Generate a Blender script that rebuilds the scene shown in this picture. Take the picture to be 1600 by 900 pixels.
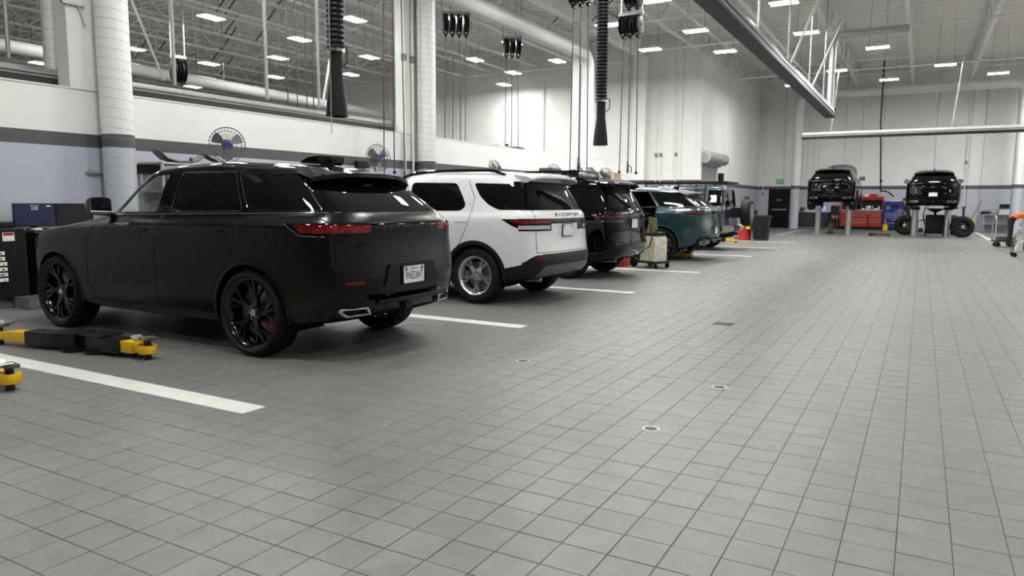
import bpy, bmesh, math, random
from mathutils import Vector, Matrix
from math import pi, sin, cos, radians as R

for _o in list(bpy.data.objects):
    bpy.data.objects.remove(_o, do_unlink=True)
scene = bpy.context.scene
col = scene.collection
random.seed(7)

# ---------------------------------------------------------------- camera
FPX = 1134.19                    # focal length in pixels of a 1600 px wide frame
PITCH, YAW, ROLL, CAM_H = 0.118406, 0.510182, 0.0055496, 1.3925
def _basis():
    fw = Vector((-sin(YAW) * cos(PITCH), cos(YAW) * cos(PITCH), -sin(PITCH)))
    ri = Vector((cos(YAW), sin(YAW), 0.0))
    up = ri.cross(fw)
    return fw, ri * cos(ROLL) + up * sin(ROLL), up * cos(ROLL) - ri * sin(ROLL)
_fw, _ri, _up = _basis()
cam_data = bpy.data.cameras.new('camera')
cam = bpy.data.objects.new('camera', cam_data)
col.objects.link(cam)
m4 = Matrix((_ri, _up, -_fw)).transposed().to_4x4()
m4.translation = Vector((0, 0, CAM_H))
cam.matrix_world = m4
cam_data.sensor_width = 36.0
cam_data.lens = FPX / 1600.0 * 36.0
cam_data.clip_start = 0.05
cam_data.clip_end = 200
scene.camera = cam

# ---------------------------------------------------------------- world, exposure
world = bpy.data.worlds.new('world')
scene.world = world
world.use_nodes = True
_bg = world.node_tree.nodes['Background']
_bg.inputs[0].default_value = (0.9, 0.95, 1.0, 1)
_bg.inputs[1].default_value = 0.02
vs = scene.view_settings
vs.view_transform = 'Standard'
vs.look = 'None'
vs.exposure = 0.0
vs.gamma = 1.0
vs.use_curve_mapping = False
LAMP_STRENGTH = 158.0             # emission of the high-bay diffusers

# ---------------------------------------------------------------- helpers
def ray_dir(px, py):
    return _fw * FPX + _ri * (px - 800) + _up * (450 - py)
def at_z(px, py, z=0.0):         # where a pixel's ray meets the plane z
    d = ray_dir(px, py); t = (z - CAM_H) / d.z
    return Vector((d.x * t, d.y * t, z))
def at_x(px, py, x):
    d = ray_dir(px, py); t = x / d.x
    return Vector((x, d.y * t, CAM_H + d.z * t))
def at_y(px, py, y):
    d = ray_dir(px, py); t = y / d.y
    return Vector((d.x * t, y, CAM_H + d.z * t))

def link_mesh(name, me, mat=None, parent=None, smooth=None):
    o = bpy.data.objects.new(name, me)
    col.objects.link(o)
    if mat is not None:
        for mm in (mat if isinstance(mat, (list, tuple)) else [mat]):
            me.materials.append(mm)
    if smooth is not None:
        me.shade_smooth()
        me.set_sharp_from_angle(angle=R(smooth))
    if parent is not None:
        o.parent = parent
    return o

def tag(o, label=None, cat=None, group=None, kind=None):
    if label: o['label'] = label
    if cat: o['category'] = cat
    if group: o['group'] = group
    if kind: o['kind'] = kind
    return o

def thing(name, label, cat, loc=(0, 0, 0), rotz=0.0, group=None):
    o = bpy.data.objects.new(name, None)
    o.empty_display_size = 0.1
    col.objects.link(o)
    o.location = loc
    o.rotation_euler = (0, 0, rotz)
    return tag(o, label, cat, group)

def copy_tree(o, parent=None):
    c = o.copy()
    col.objects.link(c)
    if parent is not None:
        c.parent = parent
    for ch in list(o.children):
        copy_tree(ch, c)
    return c

class MB:
    """collects shapes for ONE part"""
    def __init__(self):
        self.v = []; self.f = []; self.mi = []; self.cur = 0
    def _add(self, vs, fs):
        b = len(self.v)
        self.v += [tuple(p) for p in vs]
        self.f += [tuple(b + i for i in f) for f in fs]
        self.mi += [self.cur] * len(fs)
        return self
    def mat(self, i):
        self.cur = i; return self
    def box(self, x0, x1, y0, y1, z0, z1):
        if x0 > x1: x0, x1 = x1, x0
        if y0 > y1: y0, y1 = y1, y0
        if z0 > z1: z0, z1 = z1, z0
        return self._add([(x0, y0, z0), (x1, y0, z0), (x1, y1, z0), (x0, y1, z0),
                          (x0, y0, z1), (x1, y0, z1), (x1, y1, z1), (x0, y1, z1)],
                         [(3, 2, 1, 0), (4, 5, 6, 7), (0, 1, 5, 4), (1, 2, 6, 5), (2, 3, 7, 6), (3, 0, 4, 7)])
    def cbox(self, x0, x1, y0, y1, z0, z1, b=0.01):
        """box with chamfered edges"""
        if x0 > x1: x0, x1 = x1, x0
        if y0 > y1: y0, y1 = y1, y0
        if z0 > z1: z0, z1 = z1, z0
        b = min(b, (x1 - x0) * .45, (y1 - y0) * .45, (z1 - z0) * .45)
        bm = bmesh.new()
        bmesh.ops.create_cube(bm, size=1)
        for v in bm.verts:
            v.co = Vector(((x0 + x1) / 2 + v.co.x * (x1 - x0), (y0 + y1) / 2 + v.co.y * (y1 - y0), (z0 + z1) / 2 + v.co.z * (z1 - z0)))
        bmesh.ops.bevel(bm, geom=list(bm.edges), offset=b, segments=2, profile=0.6, affect='EDGES')
        return self.bm(bm)
    def bm(self, bm):
        bm.verts.index_update()
        self._add([v.co.copy() for v in bm.verts], [[v.index for v in f.verts] for f in bm.faces])
        bm.free()
        return self
    def frame(self, p0, p1, up=None):
        p0 = Vector(p0); p1 = Vector(p1)
        d = (p1 - p0).normalized()
        a = Vector(up) if up is not None else (Vector((0, 0, 1)) if abs(d.z) < .95 else Vector((1, 0, 0)))
        s = d.cross(a).normalized(); t = s.cross(d).normalized()
        return p0, p1, s, t
    def bar(self, p0, p1, w, h, up=None):
        """rectangular bar, w sideways, h along up"""
        p0, p1, s, t = self.frame(p0, p1, up)
        c = [s * (w / 2) * a + t * (h / 2) * b for a, b in ((-1, -1), (1, -1), (1, 1), (-1, 1))]
        return self._add([p0 + q for q in c] + [p1 + q for q in c],
                         [(3, 2, 1, 0), (4, 5, 6, 7), (0, 1, 5, 4), (1, 2, 6, 5), (2, 3, 7, 6), (3, 0, 4, 7)])
    def cyl(self, p0, p1, r0, r1=None, n=14, caps=True):
        if r1 is None: r1 = r0
        p0, p1, s, t = self.frame(p0, p1)
        A = [p0 + (s * cos(2 * pi * i / n) + t * sin(2 * pi * i / n)) * r0 for i in range(n)]
        B = [p1 + (s * cos(2 * pi * i / n) + t * sin(2 * pi * i / n)) * r1 for i in range(n)]
        fs = [(i, (i + 1) % n, n + (i + 1) % n, n + i) for i in range(n)]
        if caps: fs += [tuple(range(n - 1, -1, -1)), tuple(range(n, 2 * n))]
        return self._add(A + B, fs)
    def tube(self, pts, r, n=8, closed=False, caps=True):
        pts = [Vector(p) for p in pts]
        k = len(pts); rings = []; prev = None
        for i in range(k):
            if closed:
                d = (pts[(i + 1) % k] - pts[i - 1]).normalized()
            else:
                d = (pts[min(i + 1, k - 1)] - pts[max(i - 1, 0)]).normalized()
            if prev is None:
                a = Vector((0, 0, 1)) if abs(d.z) < .9 else Vector((1, 0, 0))
                s = d.cross(a).normalized()
            else:
                s = (prev - d * prev.dot(d)).normalized()
            prev = s
            t = s.cross(d)
            rr = r[i] if isinstance(r, (list, tuple)) else r
            rings.append([pts[i] + (s * cos(2 * pi * j / n) + t * sin(2 * pi * j / n)) * rr for j in range(n)])
        fs = []
        for i in range(k if closed else k - 1):
            i2 = (i + 1) % k
            for j in range(n):
                j2 = (j + 1) % n
                fs.append((i * n + j, i2 * n + j, i2 * n + j2, i * n + j2))
        if caps and not closed:
            fs += [tuple(range(n)), tuple(range((k - 1) * n + n - 1, (k - 1) * n - 1, -1))]
        return self._add([p for q in rings for p in q], fs)
    def lathe(self, prof, n=32, axis='Z', o=(0, 0, 0), closed=False, a0=0.0, a1=2 * pi):
        """profile [(radius, height)] around an axis"""
        vs = []; full = abs(a1 - a0 - 2 * pi) < 1e-6
        m = n if full else n + 1
        for i in range(m):
            a = a0 + (a1 - a0) * i / n
            for r, h in prof:
                p = {'Z': (r * cos(a), r * sin(a), h), 'Y': (r * cos(a), h, r * sin(a)), 'X': (h, r * cos(a), r * sin(a))}[axis]
                vs.append((p[0] + o[0], p[1] + o[1], p[2] + o[2]))
        k = len(prof); fs = []
        for i in range(n):
            i2 = (i + 1) % m
            for j in range(k if closed else k - 1):
                j2 = (j + 1) % k
                fs.append((i * k + j, i * k + j2, i2 * k + j2, i2 * k + j))
        return self._add(vs, fs)
    def prism(self, poly, h0, h1, axis='Y'):
        """extrude a 2-D outline: axis Y -> poly is (x,z); X -> (y,z); Z -> (x,y)"""
        def p3(a, b, h): return {'Y': (a, h, b), 'X': (h, a, b), 'Z': (a, b, h)}[axis]
        n = len(poly)
        return self._add([p3(a, b, h0) for a, b in poly] + [p3(a, b, h1) for a, b in poly],
                         [tuple(range(n)), tuple(range(2 * n - 1, n - 1, -1))] + [(i, n + i, n + (i + 1) % n, (i + 1) % n) for i in range(n)])
    def sphere(self, c, r, n=12, sc=(1, 1, 1)):
        bm = bmesh.new()
        bmesh.ops.create_uvsphere(bm, u_segments=n, v_segments=max(6, n * 2 // 3), radius=r)
        for v in bm.verts: v.co = Vector((v.co.x * sc[0], v.co.y * sc[1], v.co.z * sc[2])) + Vector(c)
        return self.bm(bm)
    def mesh(self, name):
        me = bpy.data.meshes.new(name)
        me.from_pydata(self.v, [], self.f)
        bm = bmesh.new(); bm.from_mesh(me)
        bmesh.ops.recalc_face_normals(bm, faces=bm.faces)
        bm.to_mesh(me); bm.free()
        if any(self.mi):
            me.polygons.foreach_set('material_index', self.mi)
        return me
    def build(self, name, mat, parent=None, smooth=None, xf=None):
        me = self.mesh(name)
        if xf is not None: me.transform(xf)
        return link_mesh(name, me, mat, parent, smooth)

def text_mesh(name, body, size, mat, parent, xf, extrude=0.002, sx=1.0, align='CENTER', space=1.0):
    cu = bpy.data.curves.new(name, 'FONT')
    cu.body = body; cu.size = size; cu.extrude = extrude; cu.resolution_u = 2
    cu.align_x = align; cu.align_y = 'CENTER'; cu.space_character = space
    o = bpy.data.objects.new(name, cu)
    col.objects.link(o)
    bpy.context.view_layer.update()
    me = bpy.data.meshes.new_from_object(o)
    bpy.data.objects.remove(o, do_unlink=True)
    me.transform(Matrix.Diagonal((sx, 1, 1, 1)))
    me.transform(xf)
    return link_mesh(name, me, mat, parent)

# ---------------------------------------------------------------- materials
MATS = {}
def pmat(name, colr, rough=0.5, metal=0.0, coat=0.0, spec=0.5, noise=0.0, nscale=20.0, bump=0.0, coat_rough=0.03, emit=None, estr=0.0):
    m = bpy.data.materials.new(name)
    m.use_nodes = True
    nt = m.node_tree; b = nt.nodes['Principled BSDF']
    b.inputs['Base Color'].default_value = (*colr, 1)
    b.inputs['Roughness'].default_value = rough
    b.inputs['Metallic'].default_value = metal
    b.inputs['Coat Weight'].default_value = coat
    b.inputs['Coat Roughness'].default_value = coat_rough
    b.inputs['Specular IOR Level'].default_value = spec
    if emit:
        b.inputs['Emission Color'].default_value = (*emit, 1)
        b.inputs['Emission Strength'].default_value = estr
    if noise > 0 or bump > 0:
        tc = nt.nodes.new('ShaderNodeTexCoord')
        no = nt.nodes.new('ShaderNodeTexNoise')
        no.inputs['Scale'].default_value = nscale
        no.inputs['Detail'].default_value = 4
        nt.links.new(tc.outputs['Object'], no.inputs['Vector'])
        if noise > 0:
            mr = nt.nodes.new('ShaderNodeMapRange')
            mr.inputs[1].default_value = 0.3; mr.inputs[2].default_value = 0.7
            mr.inputs[3].default_value = 1 - noise; mr.inputs[4].default_value = 1 + noise
            nt.links.new(no.outputs[0], mr.inputs[0])
            hv = nt.nodes.new('ShaderNodeMix'); hv.data_type = 'RGBA'; hv.blend_type = 'MULTIPLY'
            hv.inputs[0].default_value = 1
            hv.inputs[6].default_value = (*colr, 1)
            nt.links.new(mr.outputs[0], hv.inputs[7])
            nt.links.new(hv.outputs[2], b.inputs['Base Color'])
        if bump > 0:
            bp = nt.nodes.new('ShaderNodeBump')
            bp.inputs['Strength'].default_value = bump
            bp.inputs['Distance'].default_value = 0.002
            nt.links.new(no.outputs[0], bp.inputs['Height'])
            nt.links.new(bp.outputs[0], b.inputs['Normal'])
    MATS[name] = m
    return m

def glass_mat(name, tint, fac):
    """thin pane: mostly see-through plus mirror-like gloss; tint darkens what is behind"""
    m = bpy.data.materials.new(name); m.use_nodes = True
    nt = m.node_tree
    for n in list(nt.nodes): nt.nodes.remove(n)
    out = nt.nodes.new('ShaderNodeOutputMaterial')
    mix = nt.nodes.new('ShaderNodeMixShader')
    tr = nt.nodes.new('ShaderNodeBsdfTransparent'); tr.inputs[0].default_value = (*tint, 1)
    gl = nt.nodes.new('ShaderNodeBsdfGlossy'); gl.inputs['Roughness'].default_value = 0.02
    gl.inputs[0].default_value = (1, 1, 1, 1)
    fr = nt.nodes.new('ShaderNodeLayerWeight'); fr.inputs[0].default_value = 0.5
    pw = nt.nodes.new('ShaderNodeMath'); pw.operation = 'POWER'; pw.inputs[1].default_value = 4.0
    nt.links.new(fr.outputs['Facing'], pw.inputs[0])
    sc = nt.nodes.new('ShaderNodeMath'); sc.operation = 'MULTIPLY'; sc.inputs[1].default_value = 0.8
    nt.links.new(pw.outputs[0], sc.inputs[0])
    ad = nt.nodes.new('ShaderNodeMath'); ad.operation = 'ADD'; ad.inputs[1].default_value = fac + .03
    nt.links.new(sc.outputs[0], ad.inputs[0])
    nt.links.new(ad.outputs[0], mix.inputs[0])
    nt.links.new(tr.outputs[0], mix.inputs[1]); nt.links.new(gl.outputs[0], mix.inputs[2])
    nt.links.new(mix.outputs[0], out.inputs[0])
    MATS[name] = m
    return m

M = MATS
pmat('satin_black_paint', (0.0016, 0.0016, 0.0019), 0.26, spec=0.30)
pmat('gloss_black_paint', (0.0012, 0.0012, 0.0015), 0.05, spec=0.30)
pmat('white_paint', (0.74, 0.76, 0.77), 0.25, coat=0.8)
pmat('teal_paint', (0.014, 0.046, 0.054), 0.28, metal=0.35, coat=1.0)
pmat('slate_blue_paint', (0.040, 0.064, 0.088), 0.28, metal=0.35, coat=1.0)
pmat('black_metallic_paint', (0.0012, 0.0012, 0.0015), 0.08, spec=0.26)
pmat('black_plastic', (0.006, 0.006, 0.0065), 0.5, noise=.1, spec=.3)
pmat('dark_grey_plastic', (0.026, 0.027, 0.029), 0.5, noise=.1, spec=.35)
pmat('grey_plastic', (0.16, 0.165, 0.17), 0.45)
pmat('mid_grey_plastic', (0.09, 0.092, 0.096), 0.45)
pmat('underbody_black', (0.002, 0.002, 0.002), 0.8, spec=.1)
pmat('tire_rubber', (0.006, 0.006, 0.006), 0.6, noise=.2, nscale=40, spec=.3)
pmat('black_rim', (0.003, 0.003, 0.0035), 0.16, spec=.5)
pmat('silver_rim', (0.55, 0.56, 0.57), 0.25, metal=0.9)
pmat('chrome', (0.75, 0.76, 0.77), 0.12, metal=1.0)
pmat('brushed_steel', (0.52, 0.53, 0.54), 0.35, metal=0.9, noise=.1, nscale=60)
pmat('disc_steel', (0.25, 0.25, 0.26), 0.4, metal=0.9)
pmat('red_caliper', (0.30, 0.004, 0.006), 0.3)
pmat('tail_red', (0.15, 0.006, 0.004), 0.10, spec=.5, noise=.75, nscale=34)
pmat('dark_chrome', (0.20, 0.20, 0.205), 0.14, metal=1.0)
pmat('tail_dark', (0.02, 0.004, 0.004), 0.08, coat=1.0)
pmat('tail_clear', (0.45, 0.45, 0.46), 0.12, coat=1.0)
pmat('reflector_red', (0.10, 0.004, 0.006), 0.2)
pmat('tinted_glass', (0.0015, 0.0017, 0.002), 0.015, spec=0.5)
pmat('seal_black', (0.006, 0.006, 0.006), 0.5)
pmat('seat_leather', (0.014, 0.014, 0.014), 0.5)
pmat('plate_white', (0.78, 0.79, 0.80), 0.35)
pmat('plate_ink', (0.01, 0.012, 0.03), 0.5)
pmat('plate_red_ink', (0.45, 0.02, 0.02), 0.5)
pmat('mirror_silver', (0.8, 0.8, 0.8), 0.02, metal=1.0)
glass_mat('clear_glass', (0.92, 0.96, 0.95), 0.02)
pmat('matte_black_rim', (0.005, 0.005, 0.005), 0.6, spec=.2)
scene.cycles.max_bounces = 8
scene.cycles.diffuse_bounces = 3
scene.cycles.glossy_bounces = 4
# ================================================================ the building
S = 0.2                                   # floor tile pitch
def tile_x(c): return (c - 2.02194) * S
def tile_y(r): return (r + 16.90979) * S
XW, ZT, ZB, HALF = -10.75, 2.343, 2.150, 2.97    # half-height wall, its dark stripe, its top
YB, YF, XB = 30.6, 44.0, -8.35              # wall behind the row of bays, far wall, side of the corner block
DECK, JOIST = 8.45, 7.50
XR, YN, XFAR = 9.5, -14.0, -40.0

def node_mat(name):
    m = bpy.data.materials.new(name); m.use_nodes = True
    MATS[name] = m
    return m, m.node_tree, m.node_tree.nodes['Principled BSDF']

def wall_mat(name, white, grey, stripe, rough=0.45):
    """painted wall: pale grey dado, dark stripe, white above"""
    m, nt, b = node_mat(name)
    g = nt.nodes.new('ShaderNodeNewGeometry'); sx = nt.nodes.new('ShaderNodeSeparateXYZ')
    nt.links.new(g.outputs['Position'], sx.inputs[0])
    def gt(v):
        n = nt.nodes.new('ShaderNodeMath'); n.operation = 'GREATER_THAN'; n.inputs[1].default_value = v
        nt.links.new(sx.outputs['Z'], n.inputs[0]); return n
    def mix(f, a, c):
        n = nt.nodes.new('ShaderNodeMix'); n.data_type = 'RGBA'
        nt.links.new(f, n.inputs[0])
        for k, v in ((6, a), (7, c)):
            if isinstance(v, tuple): n.inputs[k].default_value = (*v, 1)
            else: nt.links.new(v, n.inputs[k])
        return n.outputs[2]
    c1 = mix(gt(ZB).outputs[0], grey, stripe)
    c2 = mix(gt(ZT).outputs[0], c1, white)
    no = nt.nodes.new('ShaderNodeTexNoise'); no.inputs['Scale'].default_value = .8; no.inputs['Detail'].default_value = 5
    nt.links.new(g.outputs['Position'], no.inputs['Vector'])
    mr = nt.nodes.new('ShaderNodeMapRange'); mr.inputs[1].default_value = .3; mr.inputs[2].default_value = .7; mr.inputs[3].default_value = .95; mr.inputs[4].default_value = 1.03
    nt.links.new(no.outputs[0], mr.inputs[0])
    mu = nt.nodes.new('ShaderNodeMix'); mu.data_type = 'RGBA'; mu.blend_type = 'MULTIPLY'; mu.inputs[0].default_value = 1
    nt.links.new(c2, mu.inputs[6]); nt.links.new(mr.outputs[0], mu.inputs[7])
    nt.links.new(mu.outputs[2], b.inputs['Base Color'])
    b.inputs['Roughness'].default_value = rough
    return m
wall_mat('painted_wall', (.80, .80, .785), (.46, .488, .555), (.085, .087, .092))
wall_mat('duct_paint', (.80, .80, .79), (.48, .508, .57), (.088, .09, .095), .4)

def tile_mat(name, base, vary, rough, stain=1.0):
    m, nt, b = node_mat(name)
    g = nt.nodes.new('ShaderNodeNewGeometry')
    off = nt.nodes.new('ShaderNodeVectorMath'); off.operation = 'ADD'; off.inputs[1].default_value = (2.02194 * S + 100, -16.90979 * S + 100, 0)
    dv = nt.nodes.new('ShaderNodeVectorMath'); dv.operation = 'DIVIDE'; dv.inputs[1].default_value = (S, S, 1000)
    fl = nt.nodes.new('ShaderNodeVectorMath'); fl.operation = 'FLOOR'
    wn = nt.nodes.new('ShaderNodeTexWhiteNoise')
    nt.links.new(g.outputs['Position'], off.inputs[0]); nt.links.new(off.outputs[0], dv.inputs[0]); nt.links.new(dv.outputs[0], fl.inputs[0]); nt.links.new(fl.outputs[0], wn.inputs[0])
    def noise(scale, detail, lo, hi, a, c):
        n = nt.nodes.new('ShaderNodeTexNoise'); n.inputs['Scale'].default_value = scale; n.inputs['Detail'].default_value = detail
        nt.links.new(g.outputs['Position'], n.inputs['Vector'])
        r = nt.nodes.new('ShaderNodeMapRange'); r.inputs[1].default_value = lo; r.inputs[2].default_value = hi; r.inputs[3].default_value = a; r.inputs[4].default_value = c
        nt.links.new(n.outputs[0], r.inputs[0]); return r.outputs[0]
    r0 = nt.nodes.new('ShaderNodeMapRange'); r0.inputs[3].default_value = 1 - vary; r0.inputs[4].default_value = 1 + vary
    nt.links.new(wn.outputs['Value'], r0.inputs[0])
    def mul(a, c):
        n = nt.nodes.new('ShaderNodeMath'); n.operation = 'MULTIPLY'
        nt.links.new(a, n.inputs[0]); nt.links.new(c, n.inputs[1]); return n.outputs[0]
    v = mul(r0.outputs[0], noise(260, 2, .3, .7, .86, 1.14))       # speckled stoneware
    v = mul(v, noise(7, 5, .3, .7, 1 - .10 * stain, 1 + .06 * stain))   # scuffs
    v = mul(v, noise(.55, 3, .3, .75, 1 - .06 * stain, 1 + .05 * stain))   # worn areas
    sc = nt.nodes.new('ShaderNodeVectorMath'); sc.operation = 'SCALE'; sc.inputs[0].default_value = base
    nt.links.new(v, sc.inputs['Scale'])
    nt.links.new(sc.outputs[0], b.inputs['Base Color'])
    b.inputs['Roughness'].default_value = rough
    b.inputs['Specular IOR Level'].default_value = .45
    return m
tile_mat('floor_tile', (.180, .1825, .177), .05, .40)
tile_mat('white_tile', (.74, .74, .70), .03, .40, .5)
pmat('grout', (.075, .075, .072), .8, noise=.5, nscale=2.5)
pmat('deck_paint', (.80, .785, .74), .6)
pmat('joist_paint', (.80, .79, .76), .55)
pmat('joist_dark', (.05, .05, .05), .6)
pmat('seam_grey', (.30, .30, .30), .5)
pmat('galvanised', (.50, .51, .52), .42, metal=.8, noise=.12, nscale=8)
pmat('rail_dark', (.012, .0125, .013), .4)
pmat('rail_mid', (.30, .305, .30), .45, metal=.5)
pmat('rail_alu', (.40, .41, .42), .36, metal=.85)
pmat('lamp_white', (.75, .75, .74), .4)
pmat('black_rubber', (.006, .006, .006), .5, spec=.3)
pmat('hose_black', (.005, .005, .0055), .45, spec=.35)
pmat('cable_black', (.02, .02, .02), .5)
pmat('cable_red', (.06, .012, .010), .5)
pmat('door_black', (.003, .003, .0035), .45, spec=.15)
pmat('duct_grey', (.42, .415, .40), .5)
pmat('exit_green', (.02, .30, .07), .4, emit=(.05, .9, .25), estr=.12)
m, nt, b = node_mat('lamp_glow')
b.inputs['Base Color'].default_value = (1, 1, 1, 1)
b.inputs['Emission Color'].default_value = (1.0, 0.985, 0.945, 1)
b.inputs['Emission Strength'].default_value = LAMP_STRENGTH

def struct(o):
    o['kind'] = 'structure'; return o

# ---- floor: slab, tiles
floor = struct(MB().box(XFAR - .5, XR + .5, YN - .5, YF + .5, -.25, -.003).build('floor', M['grout']))
hw = S / 2 - .0019
def tile_geo(mb, x, y, dz=0.0, tx=0.0, ty=0.0):
    h2 = hw - .0014
    vs = []
    for (h, z) in ((hw, -.0042), (hw, -.0012), (h2, 0)):
        for a, b2 in ((-1, -1), (1, -1), (1, 1), (-1, 1)):
            vs.append((x + a * h, y + b2 * h, z + (dz + tx * a * h + ty * b2 * h if z > -.003 else 0)))
    mb._add(vs, [(8, 9, 10, 11)] + [(i, (i + 1) % 4, 4 + (i + 1) % 4, 4 + i) for i in range(4)] + [(4 + i, 4 + (i + 1) % 4, 8 + (i + 1) % 4, 8 + i) for i in range(4)])
LINES = [0, 19, 37, 56, 82, 102, 121]     # upper edges of the white rows, in tile rows
white = set()
for r in LINES:
    for c in range(-46, -17): white.add((c, r - 1))
cells = []
for r in range(-46, 203):
    y = tile_y(r + .5)
    if y < -4 or y > YF - .05: continue
    for c in range(-42 - 10, 50):
        x = tile_x(c + .5)
        if x < XW + .08 or x > XR - .05: continue
        if x < XB + .1 and y > YB - .1: continue
        cells.append((c, r, x, y))
def in_frame(x, y):
    v = Vector((x, y, -CAM_H)); k = v.dot(_fw)
    if k < .3: return None
    px = 800 + FPX * v.dot(_ri) / k; py = 450 - FPX * v.dot(_up) / k
    if -20 < px < 1620 and 0 < py < 930: return 1.0 / (k * k) * CAM_H / v.length
    return None
rank = []
for q in cells:
    a = in_frame(q[2], q[3])
    if a: rank.append((a, q))
rank.sort(key=lambda t: -t[0])
near = set(); nearw = set()
for a, q in rank:
    k = (q[0], q[1])
    if k in white:
        if len(nearw) < 60: nearw.add(k)
    elif len(near) < 300: near.add(k)
tmb = MB(); tile_geo(tmb, 0, 0)
tme = tmb.mesh('tile'); tme.materials.append(M['floor_tile'])
wme = tme.copy(); wme.materials.clear(); wme.materials.append(M['white_tile'])
rest = MB(); restw = MB()
rng = random.Random(3)
for c, r, x, y in cells:
    k = (c, r)
    dz = rng.uniform(-.0006, .0006); tx = rng.uniform(-.004, .004); ty = rng.uniform(-.004, .004)
    if k in near or k in nearw:
        o = bpy.data.objects.new('white_tile' if k in white else 'tile', wme if k in white else tme)
        col.objects.link(o); o.parent = floor
        o.location = (x, y, dz); o.rotation_euler = (ty * .8, -tx * .8, 0)
    else:
        tile_geo(restw if k in white else rest, x, y, dz, tx, ty)
def fast_build(mb, name, mat, parent):
    me = bpy.data.meshes.new(name); me.from_pydata(mb.v, [], mb.f)
    return link_mesh(name, me, mat, parent)
tag(fast_build(rest, 'floor_tiles', M['floor_tile'], floor), kind='stuff')
tag(fast_build(restw, 'white_line_tiles', M['white_tile'], floor), kind='stuff')
# painted bay lines by the far wall
for (x, y0, y1) in ((-5.44, 33.6, 43.0), (2.44, 34.0, 43.0)):
    MB().box(x - .08, x + .08, y0, y1, -.001, .0015).build('bay_line', M['white_tile'], floor)

# ---- walls
def panel_wall(name, x0, x1, y0, y1, z0, z1, axis, cuts, face, depth=.03, gap=.012, zsplit=None):
    """slab with proud panels on one face; cuts = panel borders along the wall"""
    w = struct(MB().box(x0, x1, y0, y1, z0, z1).build(name, M['painted_wall']))
    cuts = sorted(cuts)
    for a, b2 in zip(cuts, cuts[1:]):
        mb = MB()
        if axis == 'x': mb.cbox(a + gap / 2, b2 - gap / 2, face, face - depth, z0 + .0, z1, .006)
        else: mb.cbox(face, face + depth, a + gap / 2, b2 - gap / 2, z0 + .0, z1, .006)
        mb.build('panel', M['painted_wall'], w)
    return w
wl = struct(MB().prism([(YN, 0), (27.6, 0), (27.3, HALF - .75), (26.3, HALF), (YN, HALF)], XW - .2, XW, 'X').build('wall_left', M['painted_wall']))
MB().box(XW - .22, XW + .012, YN, 26.3, HALF, HALF + .02).build('wall_cap', M['painted_wall'], wl)
for (a, b2) in ((6.20, 7.15), (14.0, 14.75), (24.0, 24.7)):
    MB().cbox(XW - .28, XW + .02, a, b2, HALF, DECK - .5, .01).build('pier', M['painted_wall'], wl)
wb_ = panel_wall('wall_back', XFAR, XB + .2, YB, YB + .25, 0, DECK, 'x', [-40, -36, -32.2, -28.4, -24.6, -20.8, -17.0, -13.2, -10.9], YB, .04, .03)
MB().cbox(-10.9 + .01, -9.30, YB - .03, YB, 0, DECK, .006).build('panel', M['painted_wall'], wb_)
MB().cbox(-9.28, -8.97, YB - .05, YB, 0, DECK, .01).build('panel', M['painted_wall'], wb_)
MB().cbox(-8.95, -8.35, YB - .03, YB, 0, DECK, .006).build('panel', M['painted_wall'], wb_)
panel_wall('wall_block', XB - .2, XB, YB + .25, YF, 0, DECK, 'y', [YB + .26, 34.9, 39.2, 41.5, 43.95], XB, .04, .03)
panel_wall('wall_far', XB - .2, XR, YF, YF + .25, 0, DECK, 'x', [XB, -6.95, -6.45, -5.71, -3.84, -3.02, -2.0, .44, 1.96, 2.54, 4.01, 6.6, 9.4], YF, .05, .045)
struct(MB().box(XR, XR + .25, YN, YF, 0, DECK).build('wall_right', M['painted_wall']))
struct(MB().box(XFAR, XR, YN - .25, YN, 0, DECK).build('wall_near', M['painted_wall']))
struct(MB().box(XFAR - .25, XFAR, YN, YB, 0, DECK).build('wall_other', M['painted_wall']))
bb = struct(MB().cbox(XW - .18, XW + .18, YN, YB, 7.5, DECK - .1, .02).build('trim_1', M['painted_wall']))
MB().cbox(XW - .30, XW + .30, YB - .45, YB - .03, 0.0, 7.5, .01).build('post', M['painted_wall'], bb)

# ---- ceiling: ribbed deck, open-web joists, bridging
cm = MB(); y = YN; vs = []; 
n = 0
while y < YF:
    for (dy, dz) in ((0, 0), (.20, 0), (.235, .06), (.365, .06)):
        vs += [(XFAR, y + dy, DECK + dz), (XR, y + dy, DECK + dz)]; n += 1
    y += .40
cm._add(vs, [(2 * i, 2 * i + 1, 2 * i + 3, 2 * i + 2) for i in range(n - 1)])
ceil = struct(cm.build('ceiling', M['deck_paint']))
MB().box(XFAR - .3, XR + .3, YN - .3, YF + .3, DECK + .10, DECK + .2).build('roof_slab', M['deck_paint'], ceil)
def member_mesh(p0, p1, w, h):
    me = MB().bar(p0, p1, w, h).mesh('web_member'); me.materials.append(M['joist_paint']); return me
PB = 1.0
w_up = member_mesh((0, 0, JOIST + .05), (0, PB, DECK - .06), .05, .05)
w_dn = member_mesh((0, 0, DECK - .06), (0, PB, JOIST + .05), .05, .05)
w_vt = member_mesh((0, 0, JOIST + .05), (0, 0, DECK - .06), .045, .045)
jx = [-3.264 + 2.505 * k for k in range(-14, 6)]
count = 0
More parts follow.
